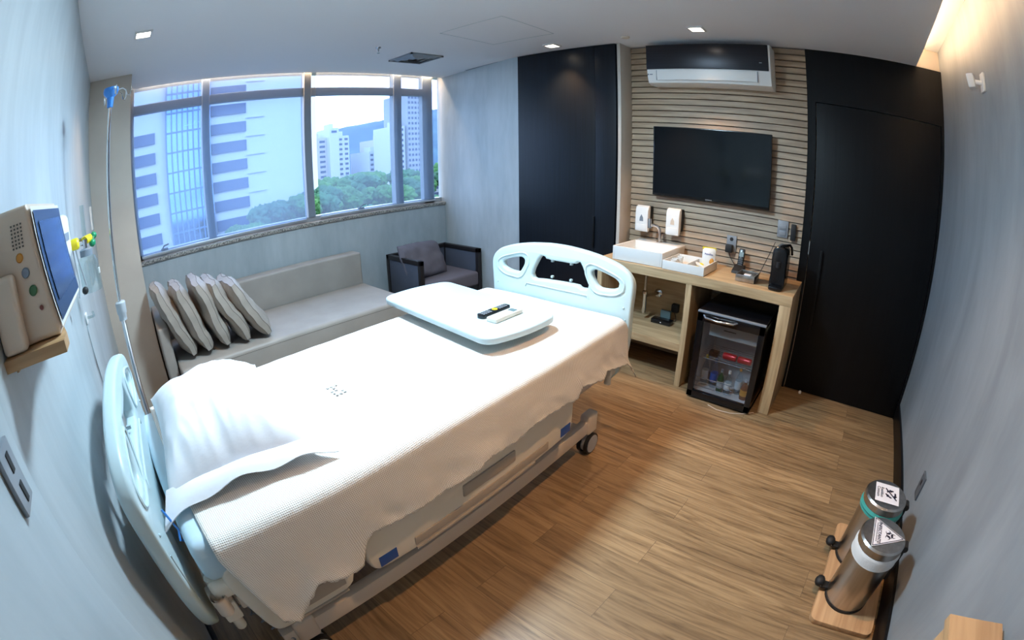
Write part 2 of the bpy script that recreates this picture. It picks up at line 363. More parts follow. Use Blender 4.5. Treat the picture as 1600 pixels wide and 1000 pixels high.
# bedside wall panel with a fine edge
st('trim_1', B(0, .006, .05, 1.43, .12, 1.47, .003), M['cem'])
b = bmesh.new(); box(b, .0005, .0025, 2.875, 2.879, .1, 1.2); st('trim_2', b, M['groove'])

# window: frame, mullions, panes
w = SE('window_1')
def bar(x0, x1, z0, z1, y0=5.075, y1=5.15): return B(x0, x1, y0, y1, z0, z1, .004, 1)
st('window_frame', bar(.36, .405, 1.09, 2.66), M['frame'], w); st('window_frame', bar(3.60, 3.745, 1.09, 2.66), M['frame'], w)
st('window_frame', bar(.36, 3.93, 1.09, 1.15), M['rail'], w)
for a, c in ((1.075, 1.15), (2.125, 2.205), (3.195, 3.30)): st('mullion', bar(a, c, 1.14, 2.66, 5.06, 5.15), M['frame'], w)
for a, c in ((.40, 1.08), (1.15, 2.13), (2.2, 3.2), (3.3, 3.61)): st('transom', bar(a, c, 2.372, 2.455, 5.07, 5.15), M['frame'], w)
for a, c in ((.40, 1.08), (1.15, 2.13), (2.2, 3.2), (3.3, 3.61)):
    st('window_pane', B(a, c, 5.11, 5.116, 1.14, 2.38), M['glass'], w); st('window_pane', B(a, c, 5.11, 5.116, 2.45, 2.66), M['glass'], w)
for x in (.62, 2.74):
    b = bmesh.new(); box(b, x-.035, x+.035, 5.05, 5.076, 1.135, 1.16, .006); tube(b, [(x-.02, 5.055, 1.16), (x, 5.04, 1.185), (x+.045, 5.04, 1.19)], .007, 8); st('window_latch', b, M['dark'], w)
st('window_sill', B(.36, 3.855, 4.975, 5.09, 1.068, 1.10, .006), M['granite'], w)
st('window_pane', B(3.745, 3.90, 5.11, 5.116, 1.14, 2.66), M['glass'], w)  # added pane: its strip of sky stands in for the daylit wall reveal
for (x0, x1, k, lab) in ((.385, 2.09, 'shade', 'wide sheer roller blind over the two left window bays'), (2.245, 3.72, 'shade2', 'sheer roller blind over the two right window bays')):
    t = T('roller_blind', lab, 'blind', ((x0+x1)/2, 5.03, 1.13), group='window roller blinds')
    O('blind_fabric', B(x0, x1, 5.0295, 5.0305, 1.14, 2.70), M[k], t); O('bottom_bar', B(x0, x1, 5.021, 5.039, 1.118, 1.14, .005), M['rail'], t)
    b = bmesh.new(); tube(b, [(x0, 5.012, 2.71), (x1, 5.012, 2.71)], .018, 14); O('roller_tube', b, M['white'], t)

# wardrobe (dark doors, light side panel)
t = T('wardrobe', 'tall dark navy built-in wardrobe between the grey wall and the slatted wall', 'wardrobe', (3.72, 3.125, 0))
O('carcass', B(XW+.022, 3.80, 2.605, 3.62, .06, H-.002), M['navy'], t)
O('side_panel', B(XW+.004, 3.842, 2.576, 2.605, 0, H-.002, .002), M['paint'], t)
d = O('wardrobe_door', B(XW, XW+.022, 2.62, 2.815, .06, H-.004, .0015), M['navy'], t)
O('door_handle', B(XW-.012, XW+.002, 2.812, 2.83, .85, 1.12, .003), M['black'], d)
O('wardrobe_door', B(XW, XW+.022, 2.8165, 3.653, .06, H-.004, .0015), M['navy'], t)
O('plinth', B(XW+.03, 3.80, 2.605, 3.62, 0, .06), M['black'], t)

# slatted wall panel
b = bmesh.new(); pitch = .0505
box(b, 3.845, 3.86, 1.108, 2.575, 0, H-.002); k = 0
while True:
    z = .02+k*pitch
    if z > H-.01: break
    t2 = bmesh.new(); z1 = min(z+pitch-.006, H-.002)
    a = [t2.verts.new(c) for c in ((3.85, 1.108, z), (3.808, 1.108, z+.002), (3.815, 1.108, z1), (3.85, 1.108, z1))]
    c = [t2.verts.new((v.co.x, 2.575, v.co.z)) for v in a]
    for i in range(4): t2.faces.new((a[i], a[(i+1) % 4], c[(i+1) % 4], c[i]))
    t2.faces.new(a[::-1]); t2.faces.new(c); join(b, t2); k += 1
st('trim_5', b, M['slat'])

# black wall with flush door
b = bmesh.new(); box(b, XT, 3.86, 1.045, 1.108, 0, 2.6); box(b, XT, 3.86, 0, 1.045, 2.195, 2.6); box(b, XT, 3.86, 0, .022, 0, 2.195)
st('trim_3', b, M['black'])
d = SE('door_1')
st('door_leaf', B(XT+.003, 3.855, .027, 1.037, .006, 2.189, .002), M['black'], d)
b = bmesh.new(); box(b, XT-.028, XT-.018, .925, .945, .52, 1.12, .003)
for z in (.58, 1.06): box(b, XT-.02, XT+.004, .93, .94, z-.01, z+.01)
st('door_handle', b, M['black'], d)
st('door_lock', B(XT-.002, XT+.004, 1.039, 1.044, 1.07, 1.17), M['chrome'], d)
b = bmesh.new(); lathe(b, [(0, 0), (.012, 0), (.014, .012), (.009, .022), (0, .024)], Tm(XT-.03, .89, 0)); one('door_stop', b, M['white'], 'small white door stop on the floor by the black door', 'door stop')

# ------------------------------------------------------------------ ceiling fittings
DLN = ['square downlight in the ceiling near the window pier, above the infusion stand', 'square downlight in the ceiling in front of the dark wardrobe', 'square downlight in the ceiling in front of the air conditioner', 'square downlight in the ceiling above the open floor']
for (x, y), lab in zip(DOWN, DLN):
    t = T('downlight', lab, 'ceiling light', (x, y, 2.588), group='square ceiling downlights')
    b = bmesh.new()
    for a in range(4): box(b, -.055, .055, .045, .058, 2.588, 2.602, X=Tm(x, y, 0) @ Rm(a*PI/2, 'Z'))
    O('trim_ring', b, M['white'], t); O('diffuser', B(x-.046, x+.046, y-.046, y+.046, 2.5965, 2.6), M['dl'], t)
t = T('led_panel', 'square white LED ceiling panel above the bed', 'ceiling light', (PANEL_LOC[0], PANEL_LOC[1], 2.587))
b = bmesh.new()
for a in range(4): box(b, -.20, .20, .175, .20, 2.587, 2.602, X=Tm(PANEL_LOC[0], PANEL_LOC[1], 0) @ Rm(a*PI/2, 'Z'))
O('panel_frame', b, M['white'], t); O('diffuser', B(PANEL_LOC[0]-.18, PANEL_LOC[0]+.18, PANEL_LOC[1]-.18, PANEL_LOC[1]+.18, 2.596, 2.6), M['led'], t)
t = T('ceiling_air_diffuser', 'square grey four-way air diffuser in the ceiling near the window', 'air vent', (2.88, 4.23, 2.58))
b = bmesh.new()
for a in range(4): box(b, -.18, .18, .165, .18, 2.585, 2.602, X=Tm(2.88, 4.23, 0) @ Rm(a*PI/2, 'Z'))
O('vent_frame', b, M['grey'], t)
for k, s in enumerate((.155, .105, .055)):
    b = bmesh.new()
    for a in range(4):
        q = [(-s, s), (s, s), (s-.035, s-.035), (-s+.035, s-.035)]; t2 = bmesh.new(); vv = [t2.verts.new((x, y, z)) for (x, y), z in zip(q, (2.6, 2.6, 2.575+.003*k, 2.575+.003*k))]; t2.faces.new(vv)
        bmesh.ops.solidify(t2, geom=t2.faces[:], thickness=.002); join(b, t2, Tm(2.88, 4.23, 0) @ Rm(a*PI/2, 'Z'))
    O('vane_ring', b, M['grey'], t)
b = bmesh.new(); lathe(b, [(0, 0), (.012, 0), (.012, .004), (.005, .006), (.005, .022), (.009, .03), (.009, .04), (.022, .046), (.024, .056), (0, .056)], Tm(2.33, 4.0, 2.546)); one('sprinkler', b, M['chrome'], 'small fire sprinkler head hanging from the ceiling', 'sprinkler')
b = bmesh.new(); box(b, -.012, .012, -.42, .42, 0, .006, X=Tm(3.70, 4.08, 2.596) @ Rm(-.12, 'Z')); one('linear_vent', b, M['frame'], 'narrow dark slot vent along the ceiling edge by the grey wall', 'air vent')
b = bmesh.new(); lathe(b, [(0, 0), (.03, .002), (.034, .008), (.034, .014), (0, .014)], Tm(3.47, 2.44, 2.587)); one('ceiling_sensor', b, M['offw'], 'small round ceiling sensor in front of the wardrobe edge', 'sensor')
b = bmesh.new()
for a in range(4): box(b, -.3, .3, .297, .3, 2.5985, 2.601, X=Tm(2.82, 3.15, 0) @ Rm(a*PI/2+.05, 'Z'))
st('trim_4', b, M['groove'])

# ------------------------------------------------------------------ split air conditioner, television
t = T('air_conditioner', 'white split air conditioner with dark front panel high on the slatted wall', 'air conditioner', (3.71, 1.845, 2.235))
prof = [(3.83, 2.235), (3.70, 2.232), (3.645, 2.245), (3.625, 2.30), (3.618, 2.36), (3.618, 2.55), (3.64, 2.562), (3.83, 2.562)]
AX = axes((0, 1.352, 0), (1, 0, 0), (0, 0, 1), (0, 1, 0))
b = bmesh.new(); prism(b, prof, 0, .986, AX, .006); O('housing', b, M['white'], t)
O('front_panel', B(3.608, 3.622, 1.366, 2.338, 2.352, 2.553, .005), M['ac'], t)
b = bmesh.new(); prism(b, [(3.621, 2.268), (3.6165, 2.34), (3.612, 2.34), (3.612, 2.30), (3.617, 2.264)], .1, .9, AX, .001); O('air_flap', b, M['white'], t)
b = bmesh.new(); box(b, 3.6115, 3.618, 1.452, 1.456, 2.262, 2.342); box(b, 3.6115, 3.618, 2.252, 2.256, 2.262, 2.342); O('flap_joint', b, M['frame'], t)
b = bmesh.new(); lathe(b, [(0, 0), (.006, 0), (.006, .001), (0, .001)], axes((3.6145, 2.325, 2.31), (0, -1, 0), (0, 0, 1), (-1, 0, 0))); box(b, 3.613, 3.6145, 2.288, 2.312, 2.306, 2.313); O('maker_mark', b, M['frame'], t)
b = bmesh.new(); box(b, 3.607, 3.609, 1.415, 1.435, 2.408, 2.414); O('display_mark', b, M['grey'], t)

t = T('television', 'flat black television on the slatted wall above the counter', 'television', (3.78, 1.86, 1.34))
O('cabinet', B(3.752, 3.806, 1.40, 2.32, 1.40, 1.85, .01), M['dark'], t)
O('bezel', B(3.735, 3.756, 1.372, 2.342, 1.342, 1.90, .004), M['bezel'], t)
O('screen_glass', B(3.7335, 3.736, 1.382, 2.332, 1.362, 1.892), M['screen'], t)
b = bmesh.new()
for k in range(5): box(b, 3.7338, 3.7352, 1.835+.011*k, 1.842+.011*k, 1.349, 1.355)
O('maker_mark', b, M['grey'], t)

# ------------------------------------------------------------------ counter
CX = 3.29
t = T('counter', 'light oak counter with open bays under the television', 'counter', (3.55, 1.84, 0))
O('worktop', B(CX, 3.815, 1.06, 2.57, .79, .86, .003), M['oak'], t)
O('side_panel', B(CX, 3.815, 1.062, 1.145, 0, .79, .003), M['oakz'], t)
O('divider', B(CX+.003, 3.815, 1.79, 1.835, 0, .79, .003), M['oakz'], t)
O('side_panel', B(CX+.003, 3.815, 2.53, 2.57, 0, .79, .003), M['oakz'], t)
O('back_panel', B(3.79, 3.805, 1.835, 2.53, .29, .79), M['oak'], t)
O('shelf', B(CX+.003, 3.79, 1.835, 2.53, .275, .335, .003), M['oak'], t)
t = T('wash_basin', 'square white countertop wash basin at the left end of the counter', 'basin', (3.56, 2.245, .86))
b = bmesh.new()
o4 = [(3.315, 2.04), (3.77, 2.04), (3.77, 2.45), (3.315, 2.45)]
def ring_basin(bm, x0, x1, y0, y1, z0, z1, th, thb, fl):
    box(bm, x0, x1, y0, y0+th, z0, z1, .003); box(bm, x0, x1, y1-th, y1, z0, z1, .003); box(bm, x0, x0+th, y0+th*.5, y1-th*.5, z0, z1, .003); box(bm, x1-thb, x1, y0+th*.5, y1-th*.5, z0, z1, .003); box(bm, x0+th*.5, x1-th*.5, y0+th*.5, y1-th*.5, z0, fl)
ring_basin(b, 3.315, 3.77, 2.045, 2.455, .862, .965, .016, .11, .885); O('bowl', b, M['white'], t)
b = bmesh.new(); lathe(b, [(0, 0), (.024, 0), (.024, .003), (0, .004)], Tm(3.5, 2.25, .885)); O('drain', b, M['chrome'], t)
t = T('faucet', 'chrome mixer tap rising from the back of the basin', 'faucet', (3.715, 2.25, .965))
b = bmesh.new(); lathe(b, [(0, 0), (.026, 0), (.026, .006), (.016, .01)], Tm(3.715, 2.25, .965)); tube(b, [(3.715, 2.25, .965), (3.715, 2.25, 1.03), (3.712, 2.255, 1.07), (3.70, 2.27, 1.095), (3.68, 2.295, 1.105), (3.66, 2.32, 1.10)], .013, 12); O('spout', b, M['chrome'], t)
b = bmesh.new(); tube(b, [(3.66, 2.32, 1.08), (3.66, 2.322, 1.155)], .017, 14); O('tap_head', b, M['chrome'], t)

def dispenser(y, z, lab, wcol):
    t = T('soap_dispenser', lab, 'soap dispenser', (3.76, y, z), group='white wall soap dispensers')
    X = axes((0, y, 0), (1, 0, 0), (0, 0, 1), (0, -1, 0))
    b = bmesh.new(); prism(b, [(3.806, z+.03), (3.76, z+.03), (3.75, z+.06), (3.75, z+.20), (3.806, z+.205)], -.055, .055, X, .004); O('back_shell', b, M['dark'], t)
    b = bmesh.new(); prism(b, [(3.752, z+.205), (3.735, z+.213), (3.712, z+.20), (3.70, z+.17), (3.698, z+.05), (3.70, z+.005), (3.715, z-.002), (3.735, z+.002), (3.745, z+.03), (3.75, z+.06)], -.057, .057, X, .008, 3); O('cover', b, M['white'], t)
    b = bmesh.new(); prism(b, [(-.017, 0), (.017, 0), (.014, .03), (0, .055), (-.014, .03)], 0, .002, axes((3.699, y, z+.085), (0, -1, 0), (0, 0, 1), (-1, 0, 0))); O('sight_window', b, wcol, t)
    O('push_bar', B(3.694, 3.703, y-.045, y+.045, z+.012, z+.06, .004), M['white'], t)
dispenser(2.415, 1.035, 'white soap dispenser with dark sight window, left one, above the basin', M['frame'])
dispenser(2.14, 1.04, 'white soap dispenser with beige sight window, right one, by the television corner', M['beige'])

t = T('serving_tray', 'white divided tray beside the basin on the counter', 'tray', (3.47, 1.87, .862))
b = bmesh.new(); ring_basin(b, 3.30, 3.62, 1.715, 2.035, .862, .925, .009, .009, .872); box(b, 3.31, 3.615, 1.862, 1.870, .87, .915); O('tray_body', b, M['white'], t)
t = T('snack_bag', 'upright white and yellow snack bag standing in the tray', 'snack bag', (3.575, 1.775, .872))
b = bmesh.new(); n1 = 8; X = axes((3.575, 1.775, .872), (.25, -.97, 0), (.10, .02, .99), (-.97, -.25, .05))
def pouch(bm, w, h, th, X, n=8):
    t2 = bmesh.new(); G = []
    for s in (1, -1):
        g = [[None]*(n+1) for _ in range(n+1)]
        for i in range(n+1):
            for j in range(n+1):
                u = i/n*2-1; v = j/n
                e = (abs(u) == 1 or v in (0., 1.))
                if s == -1 and e: g[i][j] = G[0][i][j]; continue
                k = th*max(0, (1-u*u))**.6*max(0, math.sin(PI*v))**.5
                g[i][j] = t2.verts.new((u*w/2, v*h, s*k))
        G.append(g)
        for i in range(n):
            for j in range(n):
                q = (g[i][j], g[i+1][j], g[i+1][j+1], g[i][j+1]); t2.faces.new(q if s == 1 else q[::-1])
    join(bm, t2, X)
pouch(b, .10, .145, .022, X); O('bag_body', b, M['white'], t)
b = bmesh.new(); box(b, -.052, .052, .13, .148, -.002, .002, .001, X=X); O('bag_top_seal', b, M['yellow'], t)
b = bmesh.new(); text(b, 'Polvilho', .02, X @ Tm(0, .098, .021), .0008); O('bag_lettering', b, M['blue'], t)
b = bmesh.new(); sph(b, (.022, .05, .016), .02, (1, 1.2, .35)); b.transform(X); O('bag_picture', b, M['orange'], t)
for i, (x, y, rz, lab) in enumerate(((3.53, 1.815, .4, 'small yellow and white snack sachet lying against the upright bag in the tray'), (3.41, 1.80, 1.2, 'small yellow snack sachet lying at the front of the tray'))):
    t = T('snack_sachet', lab, 'snack sachet', (x, y, .872), rz, 'snack sachets in the tray')
    b = bmesh.new(); X = Tm(x, y, .885) @ Rm(rz, 'Z') @ Rm(.35, 'X'); pouch(b, .075, .085, .014, X @ Tm(0, -.042, 0)); O('sachet_body', b, M['white'], t)
    b = bmesh.new(); sph(b, (0, 0, .008), .025, (1, .9, .4)); b.transform(X); O('sachet_picture', b, M['yellow'], t)
for i in range(4):
    b = bmesh.new(); lathe(b, [(.006, 0), (.018, 0), (.024, .055), (.022, .055), (.016, .004), (0, .004)], Tm(3.36+.055*i, 1.97+.012*(i % 2), .872)); one('paper_cup', b, M['white'], ['nearest of the four small white cups in the left half of the tray', 'second nearest of the four small white cups in the tray', 'third of the four small white cups in the tray', 'farthest of the four small white cups in the tray, by the slats'][i], 'cup', 'small cups in the tray')

# wall plates and plug on the slatted wall
def wallplate(name, lab, y, z, wd, ht, cat='socket plate'):
    t = T(name, lab, cat, (3.80, y, z-ht/2)); O('plate', B(3.797, 3.806, y-wd/2, y+wd/2, z-ht/2, z+ht/2, .002), M['grey'], t); return t
t = wallplate('socket_plate', 'tall grey socket plate on the slatted wall above the telephone', 1.665, 1.04, .08, .125)
for z in (1.075, 1.02):
    b = bmesh.new(); lathe(b, [(0, 0), (.016, 0), (.016, .003), (0, .003)], axes((3.797, 1.665, z), (0, 1, 0), (0, 0, 1), (-1, 0, 0)), 6); O('socket', b, M['dark'], t)
t = T('power_adapter', 'black plug adapter in the tall grey socket plate', 'adapter', (3.765, 1.672, .985))
O('adapter_body', B(3.745, 3.795, 1.645, 1.70, .975, 1.035, .008), M['dark'], t)
b = bmesh.new(); tube(b, [(3.77, 1.672, .98), (3.765, 1.655, .94), (3.76, 1.62, .90), (3.745, 1.59, .872), (3.73, 1.575, .867)], .003, 6); O('cable', b, M['dark'], t)
t = wallplate('switch_plate', 'square grey switch plate on the slatted wall near the black door', 1.262, 1.22, .085, .125, 'switch plate')
for z in (1.235, 1.19): O('rocker', B(3.793, 3.798, 1.235, 1.288, z-.018, z+.018, .002), M['grey'], t)
b = bmesh.new(); box(b, 3.775, 3.806, 1.155, 1.195, 1.15, 1.27, .006); one('remote_holder', b, M['dark'], 'narrow black remote holder beside the grey switch plate', 'holder')

t = T('cordless_phone', 'black cordless telephone upright in its base on the counter', 'telephone', (3.66, 1.555, .862))
b = bmesh.new(); prism(b, [(3.60, .862), (3.74, .862), (3.74, .905), (3.70, .91), (3.61, .88)], -.04, .04, axes((0, 1.555, 0), (1, 0, 0), (0, 0, 1), (0, -1, 0)), .006); O('phone_base', b, M['dark'], t)
X = Tm(3.70, 1.555, .875) @ Rm(.30, 'Y')
h = O('handset', box(bmesh.new(), -.014, .014, -.024, .024, 0, .155, .009, X=X), M['bezel'], t)
O('handset_display', box(bmesh.new(), -.0155, -.013, -.017, .017, .095, .13, X=X), M['lcd'], h)
b = bmesh.new()
for i in range(4):
    for j in range(3): box(b, -.0155, -.013, -.017+.0125*j, -.008+.0125*j, .03+.014*i, .039+.014*i, X=X)
O('keypad', b, M['ivgrey2'], h)
b = bmesh.new(); tube(b, [(3.73, 1.53, .868), (3.75, 1.47, .868), (3.77, 1.40, .885), (3.78, 1.33, .88), (3.76, 1.27, .867)], .0035, 6); one('phone_cord', b, M['dark'], 'thin black cord trailing along the back of the counter', 'cord')
t = T('coffee_caddy', 'low silver box tray on the counter in front of the telephone', 'box', (3.48, 1.42, .862))
b = bmesh.new(); ring_basin(b, 3.39, 3.57, 1.365, 1.505, .862, .91, .006, .006, .87); O('caddy_body', b, M['steel'], t)
b = bmesh.new(); box(b, 3.41, 3.45, 1.40, 1.45, .90, .912, .004, X=None); one('sugar_sachets', b, M['paper'], 'small white sachet lying on the low silver box', 'sachet')
b = bmesh.new(); box(b, -.10, .10, 0, .30, -.002, .002, .0015, X=axes((3.50, 1.375, .864), (1, .10, 0), (.0, -.36, .933), (.10, -.93, -.36))); one('menu_card', b, M['dark'], 'thin dark card leaning on the coffee machine', 'card')
t = T('coffee_machine', 'black capsule coffee machine at the right end of the counter', 'coffee machine', (3.43, 1.20, .862))
b = bmesh.new(); prism(b, smooth_poly([(-.052, .866), (.052, .866), (.056, .90), (.050, .97), (.054, 1.06), (.050, 1.12), (.028, 1.148), (-.028, 1.148), (-.050, 1.12), (-.054, 1.06), (-.050, .97), (-.056, .90)], it=1), 0, .19, axes((3.385, 1.205, 0), (0, 1, 0), (0, 0, 1), (1, 0, 0)), .014, 3); O('machine_body', b, M['bezel'], t)
b = bmesh.new(); prism(b, rrect(.10, .07, .03), .864, .886, Tm(3.37, 1.205, 0) @ Rm(PI/2, 'Z'), .005); O('drip_tray', b, M['bezel'], t)
b = bmesh.new(); tube(b, [(3.40, 1.205, 1.148), (3.43, 1.17, 1.158), (3.50, 1.152, 1.155), (3.56, 1.145, 1.13), (3.58, 1.14, 1.08)], .009, 10); O('lever', b, M['bezel'], t)
b = bmesh.new(); tube(b, [(3.378, 1.205, 1.05), (3.378, 1.205, 1.01)], .016, 14); O('brew_spout', b, M['dark'], t)
O('water_tank', B(3.565, 3.625, 1.155, 1.255, .866, 1.08, .014), M['bezel'], t)

# under the counter: trap, router
t = T('drain_trap', 'chrome bottle trap with wall pipe under the basin', 'drain pipe', (3.62, 2.29, .40))
b = bmesh.new(); tube(b, [(3.6, 2.295, .79), (3.6, 2.295, .57)], .012, 12); O('tail_pipe', b, M['chrome'], t)
b = bmesh.new(); lathe(b, [(0, 0), (.017, 0), (.019, .02), (.019, .15), (.022, .155), (.022, .18), (.012, .19)], Tm(3.6, 2.295, .395)); O('trap_body', b, M['chrome'], t)
b = bmesh.new(); tube(b, [(3.6, 2.295, .535), (3.7, 2.275, .53), (3.79, 2.255, .525)], .013, 12); O('wall_pipe', b, M['chrome'], t)
b = bmesh.new(); lathe(b, [(.013, 0), (.036, .002), (.036, .008), (.02, .016), (.014, .018)], axes((3.79, 2.255, .525), (0, 1, 0), (0, 0, 1), (-1, 0, 0))); O('wall_flange', b, M['chrome'], t)
b = bmesh.new(); lathe(b, [(0, 0), (.014, 0), (.014, .03), (.02, .03), (.02, .04), (0, .04)], axes((3.79, 2.13, .735), (0, 1, 0), (0, 0, 1), (-1, 0, 0))); tube(b, [(3.76, 2.13, .75), (3.76, 2.13, .77)], .012, 10); one('stop_valve', b, M['chrome'], 'small chrome stop valve high on the back panel under the basin', 'valve')
t = T('router', 'small black router box on the lower shelf under the basin', 'router', (3.62, 2.13, .335))
O('router_body', B(3.58, 3.66, 2.04, 2.215, .335, .372, .007), M['bezel'], t); O('status_light', B(3.5785, 3.5805, 2.12, 2.13, .35, .356), M['paper'], t)
t = T('power_brick', 'black power plug on the back panel behind the router', 'adapter', (3.77, 2.08, .41)); O('brick_body', B(3.745, 3.79, 2.05, 2.11, .40, .47, .006), M['dark'], t)
b = bmesh.new(); tube(b, [(3.76, 2.08, .405), (3.75, 2.06, .36), (3.73, 2.05, .34), (3.69, 2.07, .342), (3.665, 2.10, .35)], .003, 6); O('lead', b, M['dark'], t)
b = bmesh.new(); box(b, 3.69, 3.72, 2.09, 2.18, .336, .42, .004, X=None); one('modem', b, M['lcd'], 'small grey modem standing behind the black router', 'modem')

# ------------------------------------------------------------------ mini fridge with bottles
FX = 3.20; f0, f1 = 1.195, 1.69
t = T('mini_fridge', 'black glass-door mini fridge in the right bay of the counter', 'fridge', (3.47, 1.44, 0))
b = bmesh.new(); box(b, FX+.03, 3.74, f0, f0+.03, .02, .66, .003); box(b, FX+.03, 3.74, f1-.03, f1, .02, .66, .003); box(b, FX+.03, 3.74, f0, f1, .63, .662, .003); box(b, FX+.03, 3.74, f0, f1, .018, .05, .003); box(b, 3.71, 3.74, f0, f1, .02, .66)
O('cabinet', b, M['bezel'], t)
b = bmesh.new(); box(b, FX+.035, 3.7, f0+.03, f0+.036, .05, .63); box(b, FX+.035, 3.7, f1-.036, f1-.03, .05, .63); box(b, FX+.035, 3.7, f0+.03, f1-.03, .624, .63); box(b, FX+.035, 3.7, f0+.03, f1-.03, .05, .056); box(b, 3.60, 3.606, f0+.03, f1-.03, .05, .63)
O('liner', b, M['liner'], t)
b = bmesh.new(); box(b, FX-.005, FX+.03, f0, f0+.045, .015, .645, .004); box(b, FX-.005, FX+.03, f1-.045, f1, .015, .645, .004); box(b, FX-.005, FX+.03, f0, f1, .585, .645, .004); box(b, FX-.005, FX+.03, f0, f1, .015, .065, .004)
d = O('fridge_door', b, M['bezel'], t); O('door_glass', B(FX+.004, FX+.008, f0+.04, f1-.04, .06, .59), M['fglass'], d)
b = bmesh.new(); tube(b, [(FX-.002, 1.645, .628), (FX-.03, 1.62, .622), (FX-.036, 1.53, .617), (FX-.03, 1.42, .624), (FX-.002, 1.40, .628)], .008, 10); O('door_handle', b, M['chrome'], d)
O('door_trim', B(FX-.007, FX+.02, f0, f1, .648, .66, .003), M['frame'], d)
O('freezer_flap', B(FX+.07, FX+.085, f0+.05, f1-.08, .475, .575, .004), M['freez'], t)
b = bmesh.new(); random.seed(3)
for i in range(9): box(b, FX+.068, FX+.071, 1.412+.0105*i, 1.420+.0105*i, .529, .535+.003*random.random())
O('flap_mark', b, M['dark'], t)
b = bmesh.new()
for i in range(9): tube(b, [(FX+.06+.035*i, f0+.036, .305), (FX+.06+.035*i, f1-.036, .305)], .002, 6)
tube(b, [(FX+.06, f0+.036, .305), (FX+.06, f1-.036, .305)], .004, 6); O('wire_shelf', b, M['chrome'], t)
b = bmesh.new()
for z in (.085, .12, .155): tube(b, [(FX+.045, 1.36, z), (FX+.045, f1-.037, z)], .003, 6)
O('door_rack', b, M['chrome'], d)
for (x, y) in ((3.27, 1.23), (3.27, 1.655), (3.7, 1.23), (3.7, 1.655)):
    b = bmesh.new(); lathe(b, [(0, 0), (.016, 0), (.016, .018), (0, .018)], Tm(x, y, 0), 12); O('foot', b, M['dark'], t)
BG = pane('bottle_glass', (.75, .85, .9, 1), .15, .1); BGG = mat('green_bottle_glass', '#1d4a2c', .15); BRN = mat('brown_glass', '#6b3a22', .2)
def bottle(x, y, h, r, body, cap, lab_m, lab, cat='bottle', z=.057):
    t = T('bottle', lab, cat, (x, y, z), group='bottles in the fridge')
    b = bmesh.new(); lathe(b, [(0, 0), (r*.95, 0), (r, .01), (r, h*.55), (r*.8, h*.68), (r*.36, h*.8), (r*.34, h*.9)], Tm(x, y, z), 18); O('bottle_body', b, body, t)
    b = bmesh.new(); lathe(b, [(r*.36, h*.88), (r*.42, h*.88), (r*.42, h), (0, h)], Tm(x, y, z), 14); O('cap', b, cap, t)
    b = bmesh.new(); lathe(b, [(r*1.02, h*.2), (r*1.02, h*.5)], Tm(x, y, z), 18); O('paper_label', b, lab_m, t)
bottle(3.36, 1.62, .235, .027, BG, M['yellow'], M['mark'], 'clear bottle with yellow cap at the left inside the fridge')
bottle(3.36, 1.545, .225, .03, BG, M['ivblue'], M['blue'], 'clear bottle with blue cap, second from the left in the fridge')
bottle(3.31, 1.475, .175, .026, BGG, M['grey'], M['ivgrey'], 'green glass bottle with pale label in the fridge')
bottle(3.31, 1.415, .18, .026, BG, M['white'], M['white'], 'clear bottle with white label, right of the green bottle in the fridge')
bottle(3.36, 1.345, .205, .026, BG, M['orange'], M['mark'], 'clear bottle with orange cap in the fridge, below the red cans')
bottle(3.31, 1.28, .15, .032, BRN, M['ivgrey'], M['orange'], 'short brown bottle at the right inside the fridge')
for i, (y, lab) in enumerate(((1.44, 'red can lying on the fridge wire shelf, left one'), (1.325, 'red can lying on the fridge wire shelf, right one'))):
    t = T('drink_can', lab, 'can', (3.32, y, .309), group='red cans in the fridge')
    X = axes((3.32, y-.053, .335), (1, 0, 0), (0, 0, 1), (0, 1, 0)) @ Matrix.Identity(4)
    b = bmesh.new(); lathe(b, [(0, .002), (.018, 0), (.025, .008), (.025, .098), (.019, .106), (0, .105)], X, 20); O('can_body', b, M['red'], t)
    b = bmesh.new(); lathe(b, [(0, .1055), (.018, .1065), (.018, .1075), (0, .1075)], X, 20); O('can_lid', b, M['chrome'], t)
b = bmesh.new(); box(b, 3.30, 3.36, 1.53, 1.60, .309, .345, .008); one('snack_tin', b, M['bezel'], 'small dark packet on the fridge wire shelf left of the red cans', 'packet')
b = bmesh.new(); tube(b, [(3.17, 1.50, .003), (3.14, 1.42, .003), (3.15, 1.32, .003), (3.19, 1.24, .003), (3.26, 1.165, .003)], .003, 6); one('fridge_cord', b, M['beige'], 'thin pale cord lying on the floor in front of the fridge', 'cord')

# ------------------------------------------------------------------ hospital bed
BED = Tm(.11, 2.17, 0) @ Rm(math.radians(2.5), 'Z'); BL = 2.23
bed = T('hospital_bed', 'adjustable hospital bed with pale moulded head and foot boards', 'bed', (.11, 2.17, 0), math.radians(2.5))
def BO(n, b, m, par=bed): return O(n, b, m, par, world=False)
OUT = [(-.375, .43), (-.43, .50), (-.468, .64), (-.466, .84), (-.476, .965), (-.468, 1.01), (-.43, 1.055), (-.36, 1.088), (-.23, 1.118), (-.08, 1.134), (0, 1.136)]
OUT = OUT + [(-x, z) for x, z in OUT[-2::-1]]
def smooth_open(P, it=2):
    for _ in range(it):
        Q = [P[0]]
        for a, c in zip(P, P[1:]): Q += [(.75*a[0]+.25*c[0], .75*a[1]+.25*c[1]), (.25*a[0]+.75*c[0], .25*a[1]+.75*c[1])]
        P = Q+[P[-1]]
    return P
SH = lambda P, d=.0: [(x+d, z) for x, z in P]
HC = [(.115, 1.058), (.08, 1.058), (.07, 1.042), (-.122, 1.042), (-.135, 1.058), (-.155, 1.058), (-.208, .95), (-.203, .918), (-.155, .914), (-.135, .93), (.10, .922), (.16, .914), (.175, .95)]
